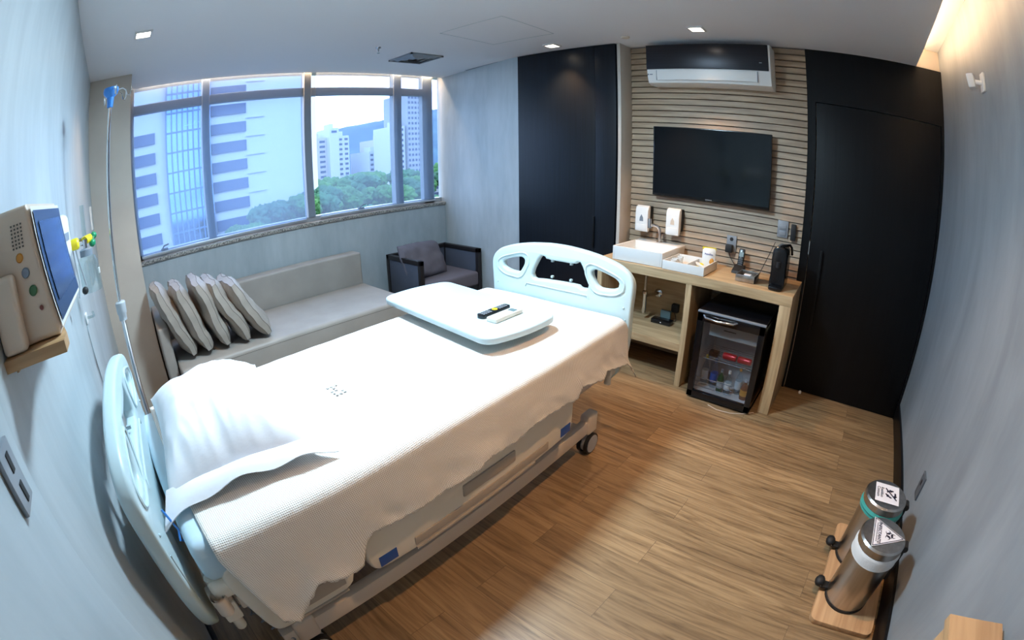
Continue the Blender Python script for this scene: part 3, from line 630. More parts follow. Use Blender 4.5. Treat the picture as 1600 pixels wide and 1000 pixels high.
HL = [(.39, .988), (.36, 1.008), (.25, 1.036), (.222, 1.022), (.225, .992), (.262, .936), (.345, .94), (.385, .958)]
HR = [(-x, z) for x, z in HL[::-1]]
def panel(name, x0, sgn, yaw=0, dz=0, dy=0):
    X = Tm(x0, dy, dz) @ Rm(yaw, 'Z') @ axes((0, 0, 0), (0, 1, 0), (0, 0, 1), (1, 0, 0))
    b = bmesh.new(); plate(b, [smooth_open(OUT), smooth_poly(HC, it=1), smooth_poly(HL), smooth_poly(HR)]+([smooth_poly([(c_, .56), (c_+.032, .64), (c_+.012, .73), (c_-.02, .66)]) for c_ in (-.22, -.03, .18)] if sgn > 0 else []), .024, .013, X)
    p = BO(name, b, M['bedp'])
    b = bmesh.new(); zf = sgn*.0245
    for q in ((HL, 1), (HR, -1)):
        cx = sum(p_[0] for p_ in q[0])/len(q[0]); cz = sum(p_[1] for p_ in q[0])/len(q[0])
        lp = smooth_poly([(cx+(x-cx)*1.42+0*q[1], cz+(z-cz)*1.62) for x, z in q[0]], it=2)
        tube(b, [X @ Vector((x, z, zf)) for x, z in lp], .006, 6, closed=True)
    tube(b, [X @ Vector(v) for v in ((.215, .865, zf), (.205, .885, zf), (-.205, .885, zf), (-.215, .865, zf))], .005, 6)
    BO('moulded_rim', b, M['bedp'], p)
    b = bmesh.new()
    for y in (-.44, .44):
        tube(b, [X @ Vector((y, .80, zf)), X @ Vector((y, .62, zf))], .003, 6); sph(b, X @ Vector((y*.97, .86, zf)), .006)
    for x in (.04, -.085):
        for z in (1.033, .942): box(b, x-.006, x+.006, z-.004, z+.008, -.008, .008, X=X)
    BO('clip_marks', b, M['groove'], p)
    return p
hb = panel('headboard', .015, 1, math.radians(-5.5), .02); fb = panel('footboard', BL, -1, dy=-.022)
for x, y in ((.06, -.40), (.06, .40), (BL-.05, -.40), (BL-.05, .40)):
    b = bmesh.new(); tube(b, [(x, y, .42), (x, y, .66)], .02, 12); box(b, x-.03, x+.03, y-.03, y+.03, .48, .56, .008); BO('panel_socket', b, M['bedc'])
b = bmesh.new(); tube(b, [(.05, -.44, .55), (.05, -.44, .62)], [.026, .026], 16, cap=False); tube(b, [(.05, -.44, .55), (.05, -.44, .62)], [.018, .018], 16, cap=False); box(b, .02, .09, -.42, -.36, .54, .6, .01); BO('accessory_socket', b, M['bedg'])
b = bmesh.new(); box(b, .05, BL-.055, -.45, .45, .665, .815, .045, 4); BO('mattress', b, M['sheet'])
b = bmesh.new(); box(b, .06, BL-.06, -.43, .43, .60, .66, .012); box(b, .04, .14, -.445, -.25, .585, .66, .03, 3); box(b, .04, .14, .25, .445, .585, .66, .03, 3); BO('mattress_deck', b, M['bedc'])
b = bmesh.new()
for s in (-1, 1): box(b, .10, BL-.1, s*.40-.02, s*.40+.02, .50, .56, .006)
for x in (.12, .8, 1.5, 2.1): box(b, x-.025, x+.025, -.40, .40, .50, .56, .006)
BO('upper_frame', b, M['bedg'])
def siderail(s, x0, x1, zb0, zb1, zt, lat):
    P = [(x0, zt-.05), (x0+.02, zt), (x1-.02, zt), (x1, zt-.03), (x1+.0, zb1+.08), (x1-.03, zb1), (x0+.10, zb0), (x0+.055, zb0+.02), (x0+.01, zt-.12)] if x0 < .3 else [(x0+.015, zt), (x1-.015, zt), (x1, zt-.03), (x1, zb1+.06), (x1-.03, zb1), (x0+.05, zb0), (x0, zb0+.045), (x0-.002, zt-.03)]
    X = axes((0, s*.43, 0), (1, 0, 0), (0, 0, 1), (0, -1, 0))
    b = bmesh.new(); plate(b, [smooth_poly(P)], .022, .01, X); r = BO('side_rail', b, M['bedc'])
    b = bmesh.new(); q = .4
    if x0 < .3:
        box(b, x0+.16, x1-.05, s*.452-.006, s*.452+.006, zb0+.012, zb0+.022, .003); box(b, x0+.13, x1-.05, s*.452-.004, s*.452+.004, zb0+.05, zb0+.11, .003)
        lathe(b, [(.03, 0), (.045, .001), (.045, .006), (.03, .006)], axes((x0+.14, s*.452, zb0+.17), (1, 0, 0), (0, 0, 1), (0, s, 0)))
    else:
        box(b, x0+.2, x1-.2, s*.452-.004, s*.452+.004, zb0+.02, zb0+.06, .003); box(b, x0+.2, x1-.3, s*.452-.008, s*.452+.008, zb0-.0, zb0+.012, .003); box(b, x0+.45, x0+.75, s*.452-.007, s*.452+.007, zb0+.095, zb0+.15, .006)
    BO('rail_moulding', b, M['mould'], r)
    for lx in lat:
        b = bmesh.new(); box(b, lx, lx+.078, s*.4525-.002, s*.4525+.002, zb0+.025, zb0+.072, .001); BO('blue_sticker', b, M['blue'], r)
for s in (-1, 1):
    siderail(s, .094, .505, .355, .365, .715, ()); siderail(s, .56, 1.745, .352, .35, .60, (.60, 1.645))
b = bmesh.new()
for s in (-1, 1): box(b, .16, 2.1, s*.355-.022, s*.355+.022, .15, .232, .006)
for x in (.3, 1.1, 1.98): box(b, x-.03, x+.03, -.335, .335, .155, .215, .006)
BO('base_frame', b, M['bedg'])
for x in (.62, 1.62):
    b = bmesh.new(); tube(b, [(x, 0, .2), (x, 0, .36)], .06, 18); tube(b, [(x, 0, .34), (x, 0, .52)], .045, 18); BO('lift_column', b, M['bedg'])
for x, y in ((.26, -.355), (.26, .355), (2.085, -.355), (2.085, .355)):
    b = bmesh.new(); box(b, x-.05, x+.045, y-.032, y+.032, .14, .265, .015, 3); c = BO('caster', b, M['bedg'])
    b = bmesh.new(); tube(b, [(x, y+.012, .065), (x, y+.034, .065)], .064, 22); tube(b, [(x, y-.034, .065), (x, y-.012, .065)], .064, 22); BO('tyre', b, M['dark'], c)
    b = bmesh.new(); tube(b, [(x, y-.037, .065), (x, y+.037, .065)], .054, 22); box(b, x-.02, x+.02, y-.01, y+.01, .06, .15, .004); BO('wheel_cover', b, M['ivgrey'], c)
b = bmesh.new(); pts = []
for i in range(120):
    a = i*2*PI/8; q = i/119; px = .09+.10*math.sin(q*PI); py = -.56+.30*q+.0*q; pz = .30-.12*math.sin(q*PI)+.22*max(0, q-.7)
    pts.append((px+.012*math.cos(a), py, pz+.012*math.sin(a)))
tube(b, pts, .0035, 6); BO('coiled_cable', b, M['frame'])
b = bmesh.new(); tube(b, [(.03, -.30, .86), (.05, -.33, .80), (.04, -.35, .78), (.05, -.32, .75)], .004, 6); BO('cable_tie', b, M['ivblue'])

# blanket draped over the bed (white waffle weave)
HEM = [(.19, .455), (.25, .41), (.33, .46), (.37, .50), (.41, .48), (.51, .46), (.547, .455), (.58, .53), (.61, .56), (.77, .545), (.89, .545), (1.05, .55), (1.16, .575), (1.31, .54), (1.44, .575), (1.68, .55), (1.735, .546), (1.757, .594), (1.94, .545), (1.956, .58), (2.17, .53), (2.27, .44)]
def hem(x):
    for (a, za), (c, zc) in zip(HEM, HEM[1:]):
        if a <= x <= c: return za+(zc-za)*(x-a)/(c-a)
    return HEM[0][1] if x < HEM[0][0] else HEM[-1][1]
HEM = [(x, z+(.045 if .3 < x < 2.2 else .012)) for x, z in HEM]
def blanket():
    b = bmesh.new(); uvl = b.loops.layers.uv.new('UVMap'); NS, x0, x1 = 150, .115, 2.195; rows = []
    for i in range(NS+1):
        q = i/NS; row = []; arc = 0; prev = None
        sx = x0+(x1-x0)*q
        zh = hem(.19+(2.27-.19)*q); zf = .60+.02*math.sin(9*q)
        prof = []
        for k in range(8): prof.append((.487, zf+(.775-zf)*k/7, 'f'))
        for k in range(1, 6): a = PI/2*k/5; prof.append((.442+.045*math.cos(a), .778+.045*math.sin(a), 't'))
        for k in range(1, 40): prof.append((.442-.884*k/40, .823, 't'))
        for k in range(0, 6): a = PI/2*k/5; prof.append((-.442-.045*math.sin(a), .778+.045*math.cos(a), 't'))
        for k in range(1, 25): v = k/24; prof.append((-.487-.014*v, .775+(zh-.775)*v, v))
        for (y, z, tg) in prof:
            x = sx
            if isinstance(tg, float):
                v = tg; x += .10*max(0, v-.55)/.45*q**4 + .075*v*(1-q)**3
                fold = noise.noise(Vector((sx*5.5, 1.3, v*1.4)))*.020*v + noise.noise(Vector((sx*17, 4., v*3)))*.008*v
                ruf = math.sin(sx*190+3*math.sin(sx*31))*.004*max(0, v-.86)/.14
                y += fold-.010*v-abs(ruf); x += ruf*.7; z += .004*max(0, v-.9)/.1*math.sin(sx*140)
                if q > .9: y -= .03*max(0, v-.5)*(q-.9)/.1
            elif tg == 't': z += .0035*noise.noise(Vector((sx*3, y*3, 0)))+.0012*noise.noise(Vector((sx*11, y*11, 2)))
            elif tg == 'f': y += .01*noise.noise(Vector((sx*6, z*3, 7)))*(1-(z-.6)/.18)
            if q > .975 and tg == 't': z -= .02*((q-.975)/.025)**2
            p_ = Vector((x, y, z)); arc += (p_-prev).length if prev else 0; prev = p_
            row.append((b.verts.new(p_), (sx, arc)))
        rows.append(row)
    for i in range(NS):
        for j in range(len(rows[0])-1):
            q4 = (rows[i][j], rows[i+1][j], rows[i+1][j+1], rows[i][j+1]); f = b.faces.new([v for v, _ in q4])
            for lp, (_, uv) in zip(f.loops, q4): lp[uvl].uv = uv
    bmesh.ops.recalc_face_normals(b, faces=b.faces[:])
    if sum(f.normal.z for f in b.faces) < 0: bmesh.ops.reverse_faces(b, faces=b.faces[:])
    return b
t = T('blanket', 'white waffle-weave blanket spread over the hospital bed, hanging down its side', 'blanket', (.11, 2.17, .45), math.radians(2.5))
bm = blanket(); bm.transform(Tm(0, 0, -.45)); o = O('blanket_cloth', bm, M['waffle'], t, world=False, ang=80)
md = o.modifiers.new('thickness', 'SOLIDIFY'); md.thickness = .004; md.offset = -1
b = bmesh.new(); random.seed(5)
for i in range(5):
    for j in range(3):
        if random.random() < .8: box(b, .79+.018*j, .79+.018*j+.012, .03-.018*i-.012, .03-.018*i, .378, .3795)
O('printed_mark', b, M['mark'], t, world=False)

# pillow in its case with the open hemmed end towards the near side
def pillow_mesh(n=60):
    b = bmesh.new(); G = []
    for s in (1, -1):
        g = [[None]*(n+1) for _ in range(n+1)]
        for i in range(n+1):
            for j in range(n+1):
                u, v = i/n*2-1, j/n*2-1
                if s == -1 and (i in (0, n) or j in (0, n)): g[i][j] = G[0][i][j]; continue
                px = .25*u*(1-.10*(1-v*v)); py = .345*v*(1-.06*(1-u*u))
                k = (max(0, 1-abs(u)**2.6)*max(0, 1-abs(v)**3.0))**.62
                z = (.150 if s == 1 else -.035)*k
                if s == 1: z += k*(.020*noise.noise(Vector((px*6, py*5, 3)))-(.012+.022*max(0, -v))*abs(noise.noise(Vector((px*15+.4*py, py*7, 8))))-.012*max(0, -v)*abs(noise.noise(Vector((px*30, py*10, 2)))))
                z += .03
                if v < -.6: z -= .02*(-(v+.6)/.4)**2
                g[i][j] = b.verts.new((px, py, z))
        G.append(g)
        for i in range(n):
            for j in range(n):
                q = (g[i][j], g[i+1][j], g[i+1][j+1], g[i][j+1]); b.faces.new(q if s == 1 else q[::-1])
    return b
pw = T('pillow', 'plump white pillow in a hemmed case at the head of the bed', 'pillow', (.455, 2.24, .84), math.radians(-3))
O('pillow_body', pillow_mesh(), M['linen'], pw, world=False, ang=80)
b = bmesh.new(); rows = []
for i in range(41):
    u = i/40*2-1; row = []
    for k in range(7):
        v = k/6; px = .25*u*(1+.10*v)-.03*v*(1 if u < 0 else -.6)*abs(u); py = -.325*(1-.06*(1-u*u))-.085*v
        z = .035+.028*math.sin(PI*v*.8)*(1-u*u)-.022*v+.009*math.sin(u*9+v*2)*v-.045*v*max(0, -u)**2
        row.append(b.verts.new((px, py, z)))
    rows.append(row)
for i in range(40):
    for k in range(6): b.faces.new((rows[i][k], rows[i][k+1], rows[i+1][k+1], rows[i+1][k]))
bmesh.ops.recalc_face_normals(b, faces=b.faces[:]); bmesh.ops.solidify(b, geom=b.faces[:], thickness=.004)
O('pillowcase_hem', b, M['linen'], pw, world=False, ang=80)

# ------------------------------------------------------------------ overbed table with remotes
ot = T('overbed_table', 'pale rounded overbed table standing across the foot half of the bed', 'overbed table', (1.755, 2.395, 0), math.radians(-3.5))
P = rrect(.44, .84, .05, 6)
def bul(x, y):
    return (x, y+(.032*(1-(x/.22)**2) if y > .3 else (-.032*(1-(x/.22)**2) if y < -.3 else 0)))
Q = []
for i, a in enumerate(P):
    c = P[(i+1) % len(P)]; Q.append(a)
    if abs(a[1]-c[1]) < 1e-6 and abs(a[0]-c[0]) > .1:
        for k in range(1, 8): Q.append((a[0]+(c[0]-a[0])*k/8, a[1]))
P = [bul(*a) for a in Q]
b = bmesh.new(); prism(b, P, .868, .90, None, .010, 4); O('tabletop', b, M['table'], ot, world=False)
O('table_column', B(-.04, .04, .345, .395, .06, .86, .008), M['white'], ot, world=False)
b = bmesh.new(); box(b, -.05, .05, -.1, .38, .845, .868, .004); O('top_bracket', b, M['bedg'], ot, world=False)
b = bmesh.new(); box(b, -.24, .24, .34, .40, .05, .09, .01); O('base_bar', b, M['white'], ot, world=False)
for x in (-.21, .21):
    O('base_leg', B(x-.02, x+.02, -.30, .36, .055, .09, .008), M['white'], ot, world=False)
    for y in (-.28, .37):
        b = bmesh.new(); tube(b, [(x-.012, y, .026), (x+.012, y, .026)], .026, 14); box(b, x-.008, x+.008, y-.01, y+.01, .03, .06); O('castor_wheel', b, M['dark'], ot, world=False)
t = T('television_remote', 'black television remote lying on the overbed table', 'remote', (1.765, 2.19, .901), .04)
b = bmesh.new(); prism(b, rrect(.20, .044, .016), .0005, .018, None, .004); O('remote_body', b, M['bezel'], t, world=False)
b = bmesh.new()
for i in range(11):
    for j in range(3):
        if 4 <= i <= 6: continue
        box(b, -.085+.0155*i, -.075+.0155*i, -.0155+.0115*j, -.0075+.0115*j, .0178, .0196, .001)
O('buttons', b, M['grey'], t, world=False)
b = bmesh.new(); lathe(b, [(0, .0178), (.014, .0178), (.013, .0198), (0, .0198)], Tm(.005, 0, 0)); O('navigation_pad', b, M['yellow'], t, world=False)
t = T('air_conditioner_remote', 'white air conditioner remote with grey display on the overbed table', 'remote', (1.76, 2.115, .901), .04)
b = bmesh.new(); prism(b, rrect(.19, .058, .006), .0005, .019, None, .003); O('remote_body', b, M['offw'], t, world=False)
O('display', B(.035, .07, -.02, .02, .0185, .0195), M['lcd'], t, world=False)
O('cover_joint', B(-.066, -.062, -.028, .028, .0182, .0194), M['grey'], t, world=False)

# ------------------------------------------------------------------ sofa with five cushions
t = T('sofa', 'long taupe leatherette daybed sofa under the window', 'sofa', (1.5, 4.4, 0), math.radians(-1.5))
O('seat', B(.47, 2.52, 3.925, 4.75, .12, .445, .03, 3), M['sofa'], t)
b = bmesh.new(); tube(b, [(.52, 3.927, .412), (2.47, 3.927, .412)], .003, 6); O('seat_piping', b, M['seam'], t)
O('backrest', B(.47, 2.525, 4.76, 4.93, .12, .75, .02, 3), M['sofa'], t)
O('armrest', B(.375, .462, 4.12, 4.93, .05, .72, .02, 3), M['sofa'], t)
O('plinth', B(.50, 2.48, 3.99, 4.90, 0, .12), M['dark'], t)
CB = [(.63, .415), (.745, .58), (.90, .735), (1.08, .85), (1.25, .985)]
CT = [1.005, .985, .985, .955, .915]; CY = [4.02, 4.0, 4.0, 3.99, 3.97]
CL = ['taupe leatherette cushion against the sofa arm, first of the five', 'taupe leatherette cushion, second of the five from the sofa arm', 'taupe leatherette cushion, middle of the five leaning on the sofa', 'taupe leatherette cushion, fourth of the five from the sofa arm', 'taupe leatherette cushion leaning at the open right end of the five, its face in view']
def cushion(bm, w, h, th, X, seed, n=20, g=.045):
    """box-edged cushion: two crowned faces joined by a gusset; returns the two piping loops"""
    t2 = bmesh.new(); G = []
    for s in (1, -1):
        G.append([[None]*(n+1) for _ in range(n+1)])
        for i in range(n+1):
            for j in range(n+1):
                u, v = i/n*2-1, j/n*2-1
                px = w/2*u*math.sqrt(1-.20*v*v)*(1-.04*(1-v*v)); py = h/2*v*math.sqrt(1-.20*u*u)*(1-.04*(1-u*u))
                k = (max(0, 1-abs(u)**2.6)*max(0, 1-abs(v)**2.6))**.5; c = (u*u*v*v)**2
                wr = .5*noise.noise(Vector((px*8, py*8, seed+s*4)))+.35*noise.noise(Vector((px*19, py*11, seed+s*9)))
                z = s*(g/2*(1-.35*c)+(th-g)/2*k*(1+.45*wr)+.006*wr)+.022*noise.noise(Vector((px*5, py*5, seed+20)))+.01*noise.noise(Vector((px*14, py*14, seed+31)))
                G[-1][i][j] = t2.verts.new((px+.008*noise.noise(Vector((py*12, seed, 1))), py+.008*noise.noise(Vector((px*12, seed, 5))), z))
        gg = G[-1]
        for i in range(n):
            for j in range(n):
                q = (gg[i][j], gg[i+1][j], gg[i+1][j+1], gg[i][j+1]); t2.faces.new(q if s == 1 else q[::-1])
    def loop(gr): return [gr[i][0] for i in range(n)]+[gr[n][j] for j in range(n)]+[gr[n-i][n] for i in range(n)]+[gr[0][n-j] for j in range(n)]
    A, Bq = loop(G[0]), loop(G[1]); m = len(A)
    for k in range(m): t2.faces.new((A[k], Bq[k], Bq[(k+1) % m], A[(k+1) % m]))
    ea = [v.co.copy() for v in A]; eb = [v.co.copy() for v in Bq]
    join(bm, t2, X); return [X @ e_ for e_ in ea], [X @ e_ for e_ in eb]
for i in range(5):
    (bx, tx), tz, y0 = CB[i], CT[i], CY[i]
    e1 = Vector((tx-bx, 0, tz-.45)); hgt = e1.length; e1.normalize(); e3 = e1.cross(Vector((0, 1, 0))); 
    X = axes(Vector((bx, y0+.285, .458))+e1*hgt*.5, Vector((0, 1, 0)), e1, Vector((0, 1, 0)).cross(e1))
    t = T('cushion', CL[i], 'cushion', (bx, y0+.28, .447), group='leaning sofa cushions')
    b = bmesh.new(); ed = cushion(b, .58, hgt, .140 if i < 4 else .155, X, i*3.7, 20, .05); O('cushion_cover', b, M['cush'], t)
    for lp in ed: b = bmesh.new(); tube(b, lp, .0017, 6, closed=True); O('piping', b, M['seam'], t)

# ------------------------------------------------------------------ armchair
t = T('armchair', 'dark slate armchair with wenge frame in the corner by the window', 'armchair', (3.30, 4.54, 0), math.radians(-2))
ax0, ax1, ay0, ay1, az = 2.885, 3.70, 4.26, 4.86, .645
for x in (ax0, ax1-.045):
    for y in (ay0, ay1-.045): O('leg', B(x, x+.045, y, y+.045, 0, az, .003), M['awood'], t)
    O('arm_rail', B(x, x+.045, ay0, ay1, az-.045, az, .003), M['awood'], t)
    O('arm_panel', B(x+.008, x+.037, ay0+.045, ay1-.045, .20, az-.045, .006), M['afab'], t)
O('back_rail', B(ax0, ax1, ay1-.045, ay1, az-.045, az, .003), M['awood'], t)
O('back_panel', B(ax0+.045, ax1-.045, ay1-.037, ay1-.008, .2, az-.045, .006), M['afab'], t)
O('front_rail', B(ax0+.045, ax1-.045, ay0+.008, ay0+.04, .20, .25, .003), M['awood'], t)
O('seat_pad', B(ax0+.05, ax1-.05, ay0-.01, ay1-.05, .25, .40, .03, 3), M['aseat'], t)
t = T('cushion', 'charcoal scatter cushion leaning in the slate armchair', 'cushion', (3.2, 4.68, .40))
b = bmesh.new(); X = Tm(3.17, 4.60, .575) @ Rm(.12, 'Z') @ Rm(math.radians(58), 'X') @ Rm(-.05, 'Z'); cushion(b, .60, .41, .16, X, 33, 20, .02); O('cushion_cover', b, M['aseat'], t)

# ------------------------------------------------------------------ bedside wall: monitor, shelf, gas outlets
t = T('wall_shelf', 'small wooden wall shelf under the patient monitor', 'shelf', (.075, 1.72, 1.4)); b = bmesh.new(); prism(b, [(0, 1.535), (.137, 1.535), (.137, 1.585), (.085, 1.80), (.02, 1.90), (0, 1.90)], 1.424, 1.445, None, .002); O('shelf_board', b, M['shelfw'], t); O('wall_strip', B(0, .006, 1.60, 1.88, 1.405, 1.424, .001), M['shelfw'], t)
t = T('patient_monitor', 'beige bedside patient monitor with blue screen on the wooden wall shelf', 'monitor', (.07, 1.75, 1.445))
AXM = axes((0, 1.57, 0), (1, 0, 0), (0, 0, 1), (0, -1, 0))
b = bmesh.new(); prism(b, [(.012, 1.447), (.126, 1.447), (.130, 1.46), (.104, 1.655), (.098, 1.668), (.035, 1.668), (.015, 1.65)], -.36, 0, AXM, .01, 3); O('monitor_case', b, M['beige'], t)
def scr(y0, y1, z0, z1, off, th):
    f = lambda z: .130-(z-1.46)*(.026/.195)
    b = bmesh.new(); v = [b.verts.new(c) for c in ((f(z0)+off, y0, z0), (f(z0)+off, y1, z0), (f(z1)+off, y1, z1), (f(z1)+off, y0, z1))]; b.faces.new(v); bmesh.ops.solidify(b, geom=b.faces[:], thickness=th); return b
O('white_bezel', scr(1.575, 1.925, 1.458, 1.662, .004, .008), M['white'], t)
O('front_bezel', scr(1.583, 1.917, 1.466, 1.655, .0065, .006), M['monb'], t)
O('screen', scr(1.61, 1.885, 1.495, 1.635, .0085, .003), M['mons'], t)
for (x, z, r, m) in ((.074, 1.588, .0075, 'orange'), (.082, 1.562, .0085, 'frame'), (.091, 1.531, .0085, 'green2'), (.101, 1.50, .004, 'red2')):
    b = bmesh.new(); lathe(b, [(0, 0), (r, 0), (r*1.05, .003), (r*.8, .005), (0, .004)], axes((x, 1.5705, z), (1, 0, 0), (0, 0, 1), (0, -1, 0)), 18); O('connector', b, M[m], t)
b = bmesh.new()
for i in range(4):
    for j in range(7): box(b, .062+.007*i, .065+.007*i, 1.568, 1.5705, 1.603+.006*j, 1.606+.006*j)
O('speaker_grille', b, M['seam'], t)
t = T('monitor_side_module', 'beige boxy module plugged beside the patient monitor', 'module', (.03, 1.5, 1.445)); O('module_case', B(.004, .060, 1.538, 1.568, 1.447, 1.57, .012, 3), M['beige'], t); O('module_back', B(.001, .01, 1.545, 1.566, 1.575, 1.655, .003), M['dark'], t)

t = T('suction_canister', 'clear wall suction bottle with dark cap and green valve beside the bed', 'bottle', (.085, 2.72, 1.33))
b = bmesh.new(); lathe(b, [(0, 0), (.044, 0), (.047, .006), (.047, .115), (.040, .135), (.026, .142)], Tm(.085, 2.74, 1.325), 24); O('canister_jar', b, M['clear'], t)
b = bmesh.new(); lathe(b, [(.028, .14), (.03, .14), (.03, .165), (.02, .17), (0, .17)], Tm(.085, 2.74, 1.325)); O('canister_cap', b, M['frame'], t)
b = bmesh.new(); tube(b, [(.085, 2.74, 1.49), (.085, 2.74, 1.53)], .010, 10); tube(b, [(.0, 2.78, 1.515), (.085, 2.74, 1.515)], .008, 10); O('valve_stem', b, M['chrome'], t)
b = bmesh.new(); tube(b, [(.085, 2.75, 1.523), (.105, 2.80, 1.528)], .016, 14); O('yellow_knob', b, M['yellow'], t)
b = bmesh.new(); sph(b, (.12, 2.87, 1.53), .016); sph(b, (.115, 2.80, 1.505), .017); tube(b, [(.115, 2.80, 1.505), (.12, 2.87, 1.53)], .006, 8); O('green_knob', b, M['green'], t)
O('jar_label', B(.128, .134, 2.735, 2.775, 1.385, 1.405), M['white'], t)
t = T('oxygen_flowmeter', 'clear oxygen flowmeter tube with yellow valve above the suction bottle', 'flowmeter', (.05, 2.95, 1.5))
b = bmesh.new(); tube(b, [(.055, 3.06, 1.52), (.055, 3.06, 1.67)], .012, 12); O('flow_tube', b, M['clear'], t)
b = bmesh.new(); tube(b, [(0, 3.0, 1.52), (.055, 3.06, 1.52)], .008, 10); O('inlet', b, M['chrome'], t)
b = bmesh.new(); tube(b, [(.05, 3.03, 1.515), (.075, 3.01, 1.52)], .015, 12); O('flow_knob', b, M['yellow'], t)
t = T('vacuum_regulator', 'gas valve with round yellow knob and thin hoses beside the monitor', 'valve', (.05, 2.5, 1.5))
b = bmesh.new(); tube(b, [(0, 2.46, 1.535), (.055, 2.48, 1.535)], .010, 10); O('valve_stem', b, M['chrome'], t)
b = bmesh.new(); lathe(b, [(0, 0), (.016, 0), (.02, .006), (.02, .028), (.015, .034), (0, .034)], axes((.055, 2.48, 1.535), (0, 1, 0), (0, 0, 1), (1, 0, 0))); O('yellow_knob', b, M['yellow'], t)
b = bmesh.new(); tube(b, [(.07, 2.49, 1.52), (.068, 2.55, 1.47), (.07, 2.6, 1.42), (.075, 2.62, 1.37), (.06, 2.6, 1.34)], .0035, 6); tube(b, [(.06, 2.48, 1.515), (.06, 2.5, 1.46), (.06, 2.52, 1.40), (.05, 2.5, 1.35)], .003, 6); O('hose', b, M['ivgrey'], t)
b = bmesh.new(); sph(b, (.085, 2.46, 1.375), .014); O('hose_end', b, M['dark'], t)
t = T('glove_box', 'rounded white plastic holder on the wall behind the patient monitor', 'holder', (.045, 2.30, 1.50)); O('holder_body', B(.001, .062, 2.16, 2.46, 1.50, 1.645, .03, 4), M['white'], t); O('holder_slot', B(.0615, .0635, 2.22, 2.40, 1.56, 1.585), M['grey'], t)
t = T('gas_outlet', 'small clear hook fitting low on the bedside wall', 'hook', (.02, 2.9, 1.17))
O('outlet_plate', B(0, .008, 2.88, 2.94, 1.17, 1.215, .002), M['white'], t)
b = bmesh.new(); tube(b, [(.005, 2.91, 1.195), (.035, 2.93, 1.19), (.04, 2.96, 1.185), (.035, 2.98, 1.20)], .006, 8); O('hook_arm', b, M['clear'], t)
t = T('socket_plate', 'grey double socket plate on the bedside wall below the shelf', 'socket plate', (.01, 1.335, 1.28))
O('plate', B(.006, .016, 1.313, 1.377, 1.30, 1.392, .003), M['grey'], t)
for z in (1.323, 1.367): O('socket', B(.0155, .018, 1.337, 1.351, z-.014, z+.014, .001), M['dark'], t)
b = bmesh.new(); box(b, 0, .01, 4.19, 4.27, 1.51, 1.67, .002); one('call_point', b, M['white'], 'tall white plate on the wall corner behind the infusion stand', 'wall plate')

# infusion stand
t = T('infusion_stand', 'tall steel infusion pole with blue hook head at the bed head', 'infusion stand', (.17, 2.80, 0))
p0, p1, p2 = Vector((.172, 2.80, .30)), Vector((.196, 2.80, 1.24)), Vector((.234, 2.80, 2.045))
b = bmesh.new(); tube(b, [p0, p1], .012, 14); O('lower_tube', b, M['chrome'], t)
b = bmesh.new(); tube(b, [p1, p2], .0075, 12); O('upper_tube', b, M['chrome'], t)
b = bmesh.new(); X = axes(p1-Vector((0, 0, .05)), (1, 0, 0), (0, 1, 0), (.03, 0, 1)); lathe(b, [(.012, -.03), (.019, -.03), (.02, -.005), (.024, 0), (.025, .045), (.02, .05), (.008, .05)], X); O('clamp_collar', b, M['ivgrey'], t)
b = bmesh.new(); X = axes(p2, (1, 0, 0), (0, 1, 0), (.03, 0, 1)); lathe(b, [(.008, -.012), (.014, -.012), (.017, .03), (.034, .045), (.037, .058), (.035, .07), (0, .073)], X); O('blue_head', b, M['ivblue'], t)
for a in (-.25, .75, 1.9, 5.0):
    d = Vector((math.cos(a), math.sin(a), 0)); c = p2+Vector((0, 0, .058)); b = bmesh.new()
    tube(b, [c+d*.025, c+d*.06, c+d*.075+Vector((0, 0, -.012)), c+d*.083+Vector((0, 0, -.034)), c+d*.094+Vector((0, 0, -.037)), c+d*.102+Vector((0, 0, -.02)), c+d*.102+Vector((0, 0, .0))], .0028, 8); O('hook', b, M['chrome'], t)
for a in range(5):
    d = Vector((math.cos(a*2*PI/5+.35), math.sin(a*2*PI/5+.35), 0)); b = bmesh.new(); c = Vector((.172, 2.80, .075)); r = .15
    tube(b, [c+d*.01, c+d*r+Vector((0, 0, -.02))], .011, 10); sph(b, c+d*r+Vector((0, 0, -.05)), .025, (.6, 1, 1)); O('foot', b, M['ivgrey'], t)
b = bmesh.new(); tube(b, [(.172, 2.80, .06), (.172, 2.80, .32)], .014, 12); O('base_tube', b, M['ivgrey'], t)

# ------------------------------------------------------------------ right wall: bins, sensor, socket, cabinet
b = bmesh.new(); prism(b, rrect(.69, .335, .035), .0, .03, Tm(2.018, .208, 0), .004); one('bin_board', b, M['boardw'], 'light wooden board on the floor under the two pedal bins', 'board')
def arc(bm, cx, cy, r0, r1, a0, a1, z, n=10, taper=False):
    t2 = bmesh.new(); A = []
    for k in range(n+1):
        a = a0+(a1-a0)*k/n; q = r0+(r1-r0)*((1-abs(2*k/n-1))**.7+.05 if taper else 1); A.append((t2.verts.new((cx+r0*math.cos(a), cy+r0*math.sin(a), z)), t2.verts.new((cx+q*math.cos(a), cy+q*math.sin(a), z))))
    for p_, q_ in zip(A, A[1:]): t2.faces.new((p_[0], p_[1], q_[1], q_[0]))
    join(bm, t2)
def ptri(bm, pts, z):
    t2 = bmesh.new(); t2.faces.new([t2.verts.new((x, y, z)) for x, y in pts]); join(bm, t2)
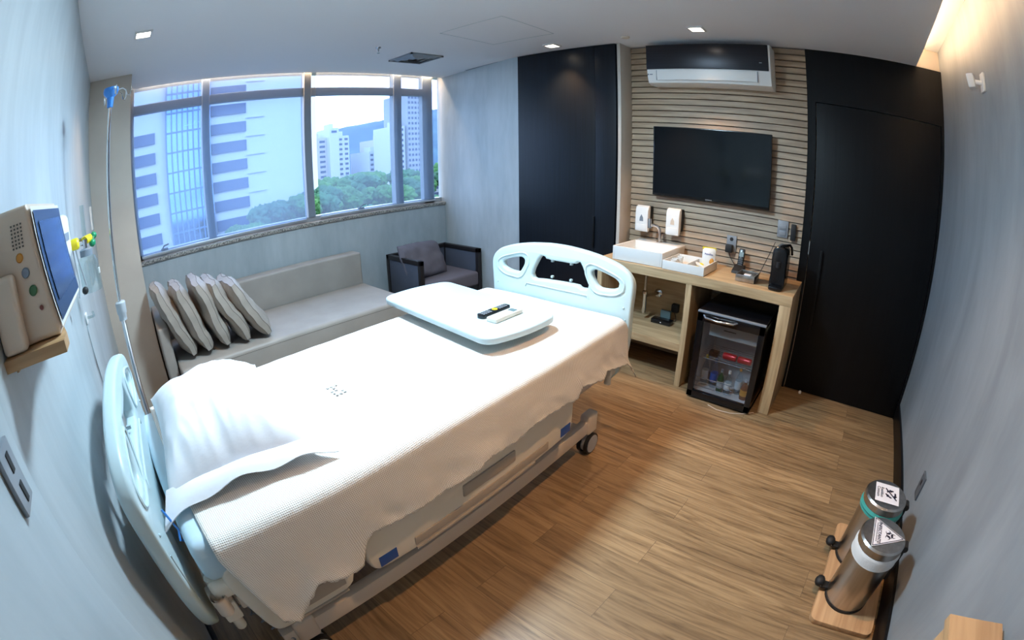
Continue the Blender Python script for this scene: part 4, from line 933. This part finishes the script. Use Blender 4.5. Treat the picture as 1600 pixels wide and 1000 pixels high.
def bin_(x, y, lab, bagm, kind):
    t = T('pedal_bin', lab, 'pedal bin', (x, y, .03), group='steel pedal bins'); X = Tm(x, y, 0)
    R_ = .115; b = bmesh.new(); lathe(b, [(0, .034), (R_-.002, .034), (R_, .04), (R_, .345), (R_-.004, .345), (R_-.004, .06), (0, .06)], X, 40); O('bin_body', b, M['steel'], t)
    b = bmesh.new(); lathe(b, [(R_+.002, .032), (R_+.003, .03), (R_+.003, .042), (R_, .042)], X, 40); O('base_ring', b, M['dark'], t)
    b = bmesh.new(); zb = .31 if kind == 'bio' else .335; lathe(b, [(R_+.001, zb), (R_+.006, zb+.005), (R_+.004, zb+.015), (R_+.008, .357), (R_+.001, .372), (R_-.012, .37)], X, 40); O('bag_rim', b, bagm, t)
    b = bmesh.new(); lathe(b, [(R_+.001, .375), (R_+.002, .374), (R_+.002, .405), (R_-.006, .413), (0, .416)], X, 40); lid = O('lid', b, M['steel'], t)
    b = bmesh.new(); box(b, -.022, .022, R_-.005, R_+.045, .045, .058, .006, X=X); sph(b, Vector((x, y+R_+.05, .066)), .032, (1, .85, .75)); O('pedal', b, M['dark'], t)
    b = bmesh.new(); tube(b, [(x-.024, y+R_+.035, .06), (x-.02, y+R_+.058, .062), (x+.02, y+R_+.058, .062), (x+.024, y+R_+.035, .06)], .003, 6); O('pedal_rim', b, M['chrome'], t)
    b = bmesh.new(); box(b, -.02, .02, -R_-.018, -R_+.004, .20, .37, .006, X=X); tube(b, [(x-.022, y-R_-.012, .385), (x+.022, y-R_-.012, .385)], .016, 12); O('hinge', b, M['dark'], t)
    SX = axes((x, y, .4165), (-1.16, 0, 0), (0, -1.16, 0), (0, 0, 1)); z = .0008
    if kind == 'bio':
        tri = [(-.083, -.052), (.083, -.052), (0, .092)]; b = bmesh.new(); ptri(b, tri, 0); b.transform(SX); s = O('sticker', b, M['paper'], lid)
        b = bmesh.new()
        sc = lambda k: [(px*k, -.004+(py+.004)*k) for px, py in tri]
        a_, c_ = sc(.94), sc(.87)
        for i in range(3):
            j = (i+1) % 3; ptri(b, [a_[i], a_[j], c_[j], c_[i]], z)
        text(b, 'INFECTANTE', .0195, Tm(0, -.024, z), .0001, bold=.0006)
        for k in range(12): ptri(b, [(-.052+.0087*k, -.0375), (-.0455+.0087*k, -.0375), (-.0455+.0087*k, -.034), (-.052+.0087*k, -.034)], z)
        for k in range(3):
            an = PI/2+k*2*PI/3; cx, cy = .016*math.cos(an), .022+.016*math.sin(an); arc(b, cx, cy, .0115, .0045, an+.45, an+2*PI-.45, z, 16, True); ptri(b, [(.004*math.cos(an), .022+.004*math.sin(an)), (cx*.62-.003*math.sin(an), .022+(cy-.022)*.62+.003*math.cos(an)), (cx*.62+.003*math.sin(an), .022+(cy-.022)*.62-.003*math.cos(an))], z)
        arc(b, 0, .022, .012, .0155, 0, 2*PI, z, 20); b.transform(SX); O('printing', b, M['ink'], s)
    else:
        sq = [(-.062, -.058), (.062, -.058), (.062, .058), (-.062, .058)]; b = bmesh.new(); ptri(b, sq, 0); b.transform(SX); s = O('sticker', b, M['paper'], lid)
        b = bmesh.new(); text(b, 'Resíduo', .021, Tm(0, -.026, z), .0001, bold=.0002); text(b, 'Comum', .021, Tm(0, -.044, z), .0001, bold=.0002)
        for k in range(3):
            an = PI/2+k*2*PI/3
            loc = lambda u, v: (u*math.cos(an-PI/2)-v*math.sin(an-PI/2), .018+u*math.sin(an-PI/2)+v*math.cos(an-PI/2))
            ptri(b, [loc(-.016, .016), loc(.004, .016), loc(.004, .025), loc(-.011, .025)], z); ptri(b, [loc(.004, .012), loc(.018, .014), loc(.010, .029), loc(.004, .029)], z); ptri(b, [loc(.006, .018), loc(.02, .012), loc(.024, .019), loc(.011, .025)], z)
        ptri(b, [(-.036, -.008), (-.030, -.012), (.036, .044), (.030, .048)], z*1.5); b.transform(SX); O('printing', b, M['ink'], s)
bin_(2.155, .235, 'steel pedal bin with teal bag and crossed-out recycling sticker on its lid', M['teal'], 'rec')
bin_(1.87, .23, 'steel pedal bin with white bag and triangular INFECTANTE sticker on its lid', M['bag'], 'bio')
t = T('motion_sensor', 'small white motion sensor on the right wall near the ceiling', 'sensor', (2.62, .04, 2.24))
O('mount', B(2.585, 2.65, 0, .014, 2.225, 2.32, .004), M['white'], t); b = bmesh.new(); tube(b, [(2.62, .01, 2.27), (2.64, .045, 2.272)], .012, 10); O('swivel', b, M['white'], t)
b = bmesh.new(); box(b, -.03, .03, -.022, .022, -.036, .036, .008, X=Tm(2.665, .062, 2.275) @ Rm(-.5, 'Z') @ Rm(-.2, 'X')); O('sensor_head', b, M['white'], t)
b = bmesh.new(); box(b, -.018, .018, .0215, .0235, -.006, .024, .001, X=Tm(2.665, .062, 2.275) @ Rm(-.5, 'Z') @ Rm(-.2, 'X')); O('lens', b, M['grey'], t)
t = T('socket_plate', 'grey socket plate low on the right wall beyond the bins', 'socket plate', (2.385, .005, .30)); O('plate', B(2.345, 2.425, 0, .010, .30, .43, .002), M['plate2'], t); O('socket', B(2.375, 2.395, .0095, .0115, .37, .40, .001), M['dark'], t)
t = T('cabinet', 'light wooden cabinet in the near right corner, only its top corner in view', 'cabinet', (.5, .11, 0))
O('cabinet_body', B(.35, 1.015, .02, .21, .0, .872, .003), M['cabw'], t); O('cabinet_top', B(.35, 1.035, .02, .213, .875, .90, .003), M['cabw'], t)

# ------------------------------------------------------------------ the city outside
def emat(name, col, r=.7, c2=None, ns=.3): return mat(name, col, r, col2=c2, nscale=ns)
E1 = emat('white_cladding', '#aeb4c0'); E2 = mat('office_glass', '#5f86b8', .06, .85); E3 = emat('grey_render', '#868c98'); E4 = mat('window_bands', '#213d66', .35); E5 = emat('cream_render', '#a8a5a4'); E6 = emat('glazing_bar', '#4f6c94')
HAZE = emat('hazy_hill_forest', '#324d66', 1, '#3a586c', .03); GR = mat('street_ground', '#4b564f', .9, col2='#59645b', nscale=.05)  # distance haze is mixed into the blue forest colour of the hills
st('ground_outside', B(-400, 1200, -400, 1400, -31, -30), GR)
def tower(name, lab, x0, x1, y0, y1, z1, wall, bands=(), wins=(), z0=-30, extra=None):
    t = T(name, lab, 'building', ((x0+x1)/2, (y0+y1)/2, z0)); O('walls', B(x0, x1, y0, y1, z0, z1), wall, t)
    for (a, c, za, zb, step, m) in bands:
        z = za
        while z < zb:
            O('window_band', B(a, c, y0-.25, y0+.1, z, z+step*.52), m, t); z += step
    return t
t = tower('office_tower', 'white office tower with banded windows close beyond the left bays', -6, 27.2, 60, 85, 34, E1)
for i in range(15):
    z = -9+2.42*i
    if i not in (8, 9): O('window_band', B(-6.2, 4.6, 59.8, 60.2, z, z+1.35), E4, t)
    O('window_band', B(12.2, 17.0, 59.8, 60.2, z-.2, z+1.15), E4, t)
    O('ledge', B(17.0, 19.6, 59.85, 60.1, z+1.5, z+1.58), E3, t)
g = O('curtain_wall', B(6.0, 12.0, 59.4, 60.2, -30, 34.2), E2, t)
b = bmesh.new()
for i in range(9): box(b, 6.0+.72*i, 6.16+.72*i, 59.25, 59.42, -30, 34)
for i in range(26): box(b, 6.0, 12.0, 59.3, 59.42, -30+2.42*i, -29.8+2.42*i)
O('glazing_bars', b, E6, t)
def block(lab, x0, x1, y, z1, wall, cols, rows, dep=25, side=None):
    t = T('apartment_block', lab, 'building', ((x0+x1)/2, y+dep/2, -30), group='distant apartment blocks'); O('walls', B(x0, x1, y, y+dep, -30, z1), wall, t)
    wd = (x1-x0)/cols
    for c in range(cols):
        first = None
        for r in range(rows):
            z = z1-3-3.1*r
            if z < -28: continue
            if first is None: first = O('window', B(x0+wd*(c+.22), x0+wd*(c+.78), y-.15, y+.1, z, z+1.4), E4, t); z_first = z
            else:
                cw = first.copy(); COL.objects.link(cw); cw.parent = t; cw.location = (0, 0, z-z_first)
    O('roof_box', B(x0+(x1-x0)*.3, x0+(x1-x0)*.7, y+4, y+12, z1, z1+3), wall, t); return t
block('tall pale block at the left of the right-hand view, beside the centre mullion', 113, 126, 262, 20, E5, 2, 12)
block('slim white tower slab rising highest in the middle of the view', 126, 132.5, 258, 25.5, E1, 1, 1)
block('broad white block right of the slim slab', 132.5, 140.5, 260, 20.5, E1, 2, 8)
block('mid-height grey block behind the trees in the middle of the view', 142, 156, 290, 17.5, E3, 3, 10)
block('low pale block right of the grey block', 152, 163, 255, 9, E1, 3, 8)
block('white stepped block below the hill near the right mullion', 163.5, 174, 262, 17, E5, 3, 10)
block('small pale block right of the stepped block', 174.5, 182, 250, 10, E1, 2, 8)
block('pale block just left of the tall tower in the last bay', 150.5, 156.5, 222, 22, E1, 1, 9)
block('tall grey ribbed tower in the last window bay', 157, 168.5, 220, 41, E3, 5, 18)
block('white slab along the right side of the tall grey tower', 168.5, 171.5, 219, 38, E1, 1, 3)
block('narrow pale block between the office tower and the centre mullion', 96, 108, 250, 4, E5, 3, 9)
block('low white house among the trees in the last window bay', 140, 152, 186, -11, E1, 2, 3, 6)
b = bmesh.new(); NX, NY = 60, 12; g = []
for i in range(NX+1):
    row = []
    for j in range(NY+1):
        x = -100+1400*i/NX; y = 700+600*j/NY; h = 60+70*max(0, min(1, (x-350)/420))+10*noise.noise(Vector((x*.006, y*.004, 2)))
        row.append(b.verts.new((x, y, -30+(h+30)*min(1, math.sin(PI*min(1, (j+.01)/NY*1.1))*1.15)+4*noise.noise(Vector((x*.02, y*.02, 0))))))
    g.append(row)
for i in range(NX):
    for j in range(NY): b.faces.new((g[i][j], g[i+1][j], g[i+1][j+1], g[i][j+1]))
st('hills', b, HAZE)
# trees
LEAF = [emat('foliage_green', '#244f2b', .95, '#41703a', .8), emat('foliage_bluish', '#234a38', .95, '#376448', .8)]; BARK = emat('bark', '#4a3b2e')
def crown_mesh(seed):
    b = bmesh.new(); rnd = random.Random(seed)
    for k in range(16):
        a = rnd.random()*2*PI; r = rnd.random()**.6*.66; c = Vector((r*math.cos(a), r*math.sin(a), rnd.uniform(-.2, .5)*(1-r*.6)))
        t2 = bmesh.new(); bmesh.ops.create_icosphere(t2, subdivisions=4, radius=rnd.uniform(.24, .42))
        for v in t2.verts: v.co *= 1+.35*noise.noise(v.co*6+Vector((k*3., seed, 0)))+.22*noise.noise(v.co*15+Vector((k, seed, 5)))+.14*noise.noise(v.co*34+Vector((k, seed, 9)))
        join(b, t2, Tm(*c))
    me = bpy.data.meshes.new('crown'); b.to_mesh(me); b.free(); me.polygons.foreach_set('use_smooth', [True]*len(me.polygons)); return me
CM = []
for sd in range(3):
    for lf in LEAF:
        me = crown_mesh(sd); me.materials.append(lf); CM.append(me)
tb = bmesh.new(); tube(tb, [(0, 0, 0), (.03, 0, .5), (0, .02, 1)], [.05, .035, .03], 7); TM = bpy.data.meshes.new('trunk'); tb.to_mesh(TM); tb.free(); TM.materials.append(BARK)
TS = [(14.3, 50, -2.4, 3.0), (17.4, 51, -.7, 3.2), (20.6, 52, -.4, 3.4), (24, 54, .1, 3.5), (19, 46, -3.2, 3), (15.8, 45, -4.5, 3), (22.8, 47, -3, 3),  # x, y, top z, crown radius
    (23.5, 96, -8, 6.5), (33, 108, -4, 7.5), (30, 100, -11, 6), (41, 112, -1.5, 8), (48, 118, -2, 8), (40, 100, -10, 7), (52, 110, -9, 8), (58, 124, -2, 9), (61, 112, -8, 8), (70, 128, -3, 9), (72, 116, -10, 8),
    (80, 132, -4, 9), (66, 150, 0, 10), (80, 155, 0, 10), (94, 160, 0, 10), (92, 140, -5, 9), (104, 150, -3, 10), (108, 172, 0, 11), (122, 178, 0, 11), (96, 128, -12, 8), (110, 135, -10, 9), (120, 155, -3, 10), (133, 178, 1, 11), (128, 150, -9, 9), (140, 172, -1, 10), (98, 190, -1, 11), (84, 182, -2, 11), (136, 212, 2, 11), (152, 213, 2, 11), (118, 205, 0, 11), (126, 138, -14, 8), (84, 112, -14, 8), (60, 98, -15, 8), (72, 102, -15, 8), (50, 92, -16, 8)]
TS = [[x, y, z, r*.92] for x, y, z, r in TS]
for it in range(60):                                  # set the trees far enough apart that crowns only just touch
    for i in range(len(TS)):
        for j in range(i):
            a, c = TS[i], TS[j]; dx, dy = a[0]-c[0], a[1]-c[1]; d = math.hypot(dx, dy) or .1; need = (.72 if a[1] < 70 else .98)*(a[3]+c[3])
            if d < need and abs(a[2]-c[2]) < a[3]+c[3]:
                k = (need-d)*.25/d
                a[0] += dx*k; a[1] += dy*k; c[0] -= dx*k; c[1] -= dy*k
    for a in TS:
        if a[1] < 70: a[1] = min(a[1], 55.5-a[3]*.3)
        else:
            a[1] = min(max(a[1], 88+a[3]), 206-a[3])
            if abs(a[0]-146) < 7+a[3] and 185-a[3] < a[1] < 194+a[3]: a[1] -= 1.5
KIND = ['bright green', 'bluish green']; TREES = []
for i, (x, y, z, r) in enumerate(TS):
    k = i % 6; o = bpy.data.objects.new('tree', None); COL.objects.link(o); o.location = (x, y, -30); MW[o] = Tm(x, y, -30)
    row = 'near' if y < 115 else ('middle' if y < 156 else 'far')
    o['category'] = 'tree'; o['group'] = 'park trees outside the window'; TREES.append((row, x/y, KIND[k % 2], o))
    c = bpy.data.objects.new('crown', CM[k]); COL.objects.link(c); c.parent = o; c.location = (0, 0, z+30-r*.85); c.scale = (r, r, r*.9); c.rotation_euler = (0, 0, i*1.7)
    c = bpy.data.objects.new('trunk', TM); COL.objects.link(c); c.parent = o; hh = z+30-r*1.2; c.scale = (hh*.9, hh*.9, hh)
ORD = ['first', 'second', 'third', 'fourth', 'fifth', 'sixth', 'seventh', 'eighth', 'ninth', 'tenth', 'eleventh', 'twelfth', 'thirteenth', 'fourteenth', 'fifteenth', 'sixteenth', 'seventeenth', 'eighteenth']
for row in ('near', 'middle', 'far'):
    for i, (_, a, kind, o) in enumerate(sorted([t_ for t_ in TREES if t_[0] == row], key=lambda t_: t_[1])):
        o['label'] = '%s tree, %s from the office tower in the %s row of the park' % (kind, ORD[i], row)

# every separate piece of a part becomes a part of its own
KEEP = {'printing', 'speaker_grille', 'glazing_bars', 'printed_mark', 'flap_mark', 'bag_lettering', 'maker_mark', 'crown', 'trunk', 'vane_ring'}
def islands(me):
    n = len(me.vertices); p = list(range(n))
    def f(a):
        while p[a] != a: p[a] = p[p[a]]; a = p[a]
        return a
    for e in me.edges: p[f(e.vertices[0])] = f(e.vertices[1])
    d = {}
    for i in range(n): d.setdefault(f(i), []).append(i)
    C = []
    for vs in d.values():
        co = [me.vertices[i].co for i in vs]; lo = [min(c[k] for c in co)-.0006 for k in range(3)]; hi = [max(c[k] for c in co)+.0006 for k in range(3)]
        new = [set(vs), lo, hi]; rest = []
        merged = True
        while merged:
            merged = False; rest = []
            for g in C:
                if all(g[1][k] <= new[2][k] and g[2][k] >= new[1][k] for k in range(3)):
                    new = [new[0] | g[0], [min(g[1][k], new[1][k]) for k in range(3)], [max(g[2][k], new[2][k]) for k in range(3)]]; merged = True
                else: rest.append(g)
            C = rest
        C.append(new)
    return C
for o in list(S.objects):
    if o.type != 'MESH' or not o.parent or o.get('kind') or o.name.split('.')[0] in KEEP or o.data.users > 1: continue
    C = islands(o.data)
    if len(C) < 2: continue
    base = o.name.split('.')[0]
    for g in C[1:]:
        b = bmesh.new(); b.from_mesh(o.data); b.verts.ensure_lookup_table()
        bmesh.ops.delete(b, geom=[v for v in b.verts if v.index not in g[0]], context='VERTS')
        me = bpy.data.meshes.new(base); b.to_mesh(me); b.free()
        for m_ in o.data.materials: me.materials.append(m_)
        c = bpy.data.objects.new(base, me); COL.objects.link(c); c.parent = o.parent
    b = bmesh.new(); b.from_mesh(o.data); b.verts.ensure_lookup_table()
    bmesh.ops.delete(b, geom=[v for v in b.verts if v.index not in C[0][0]], context='VERTS'); b.to_mesh(o.data); b.free()
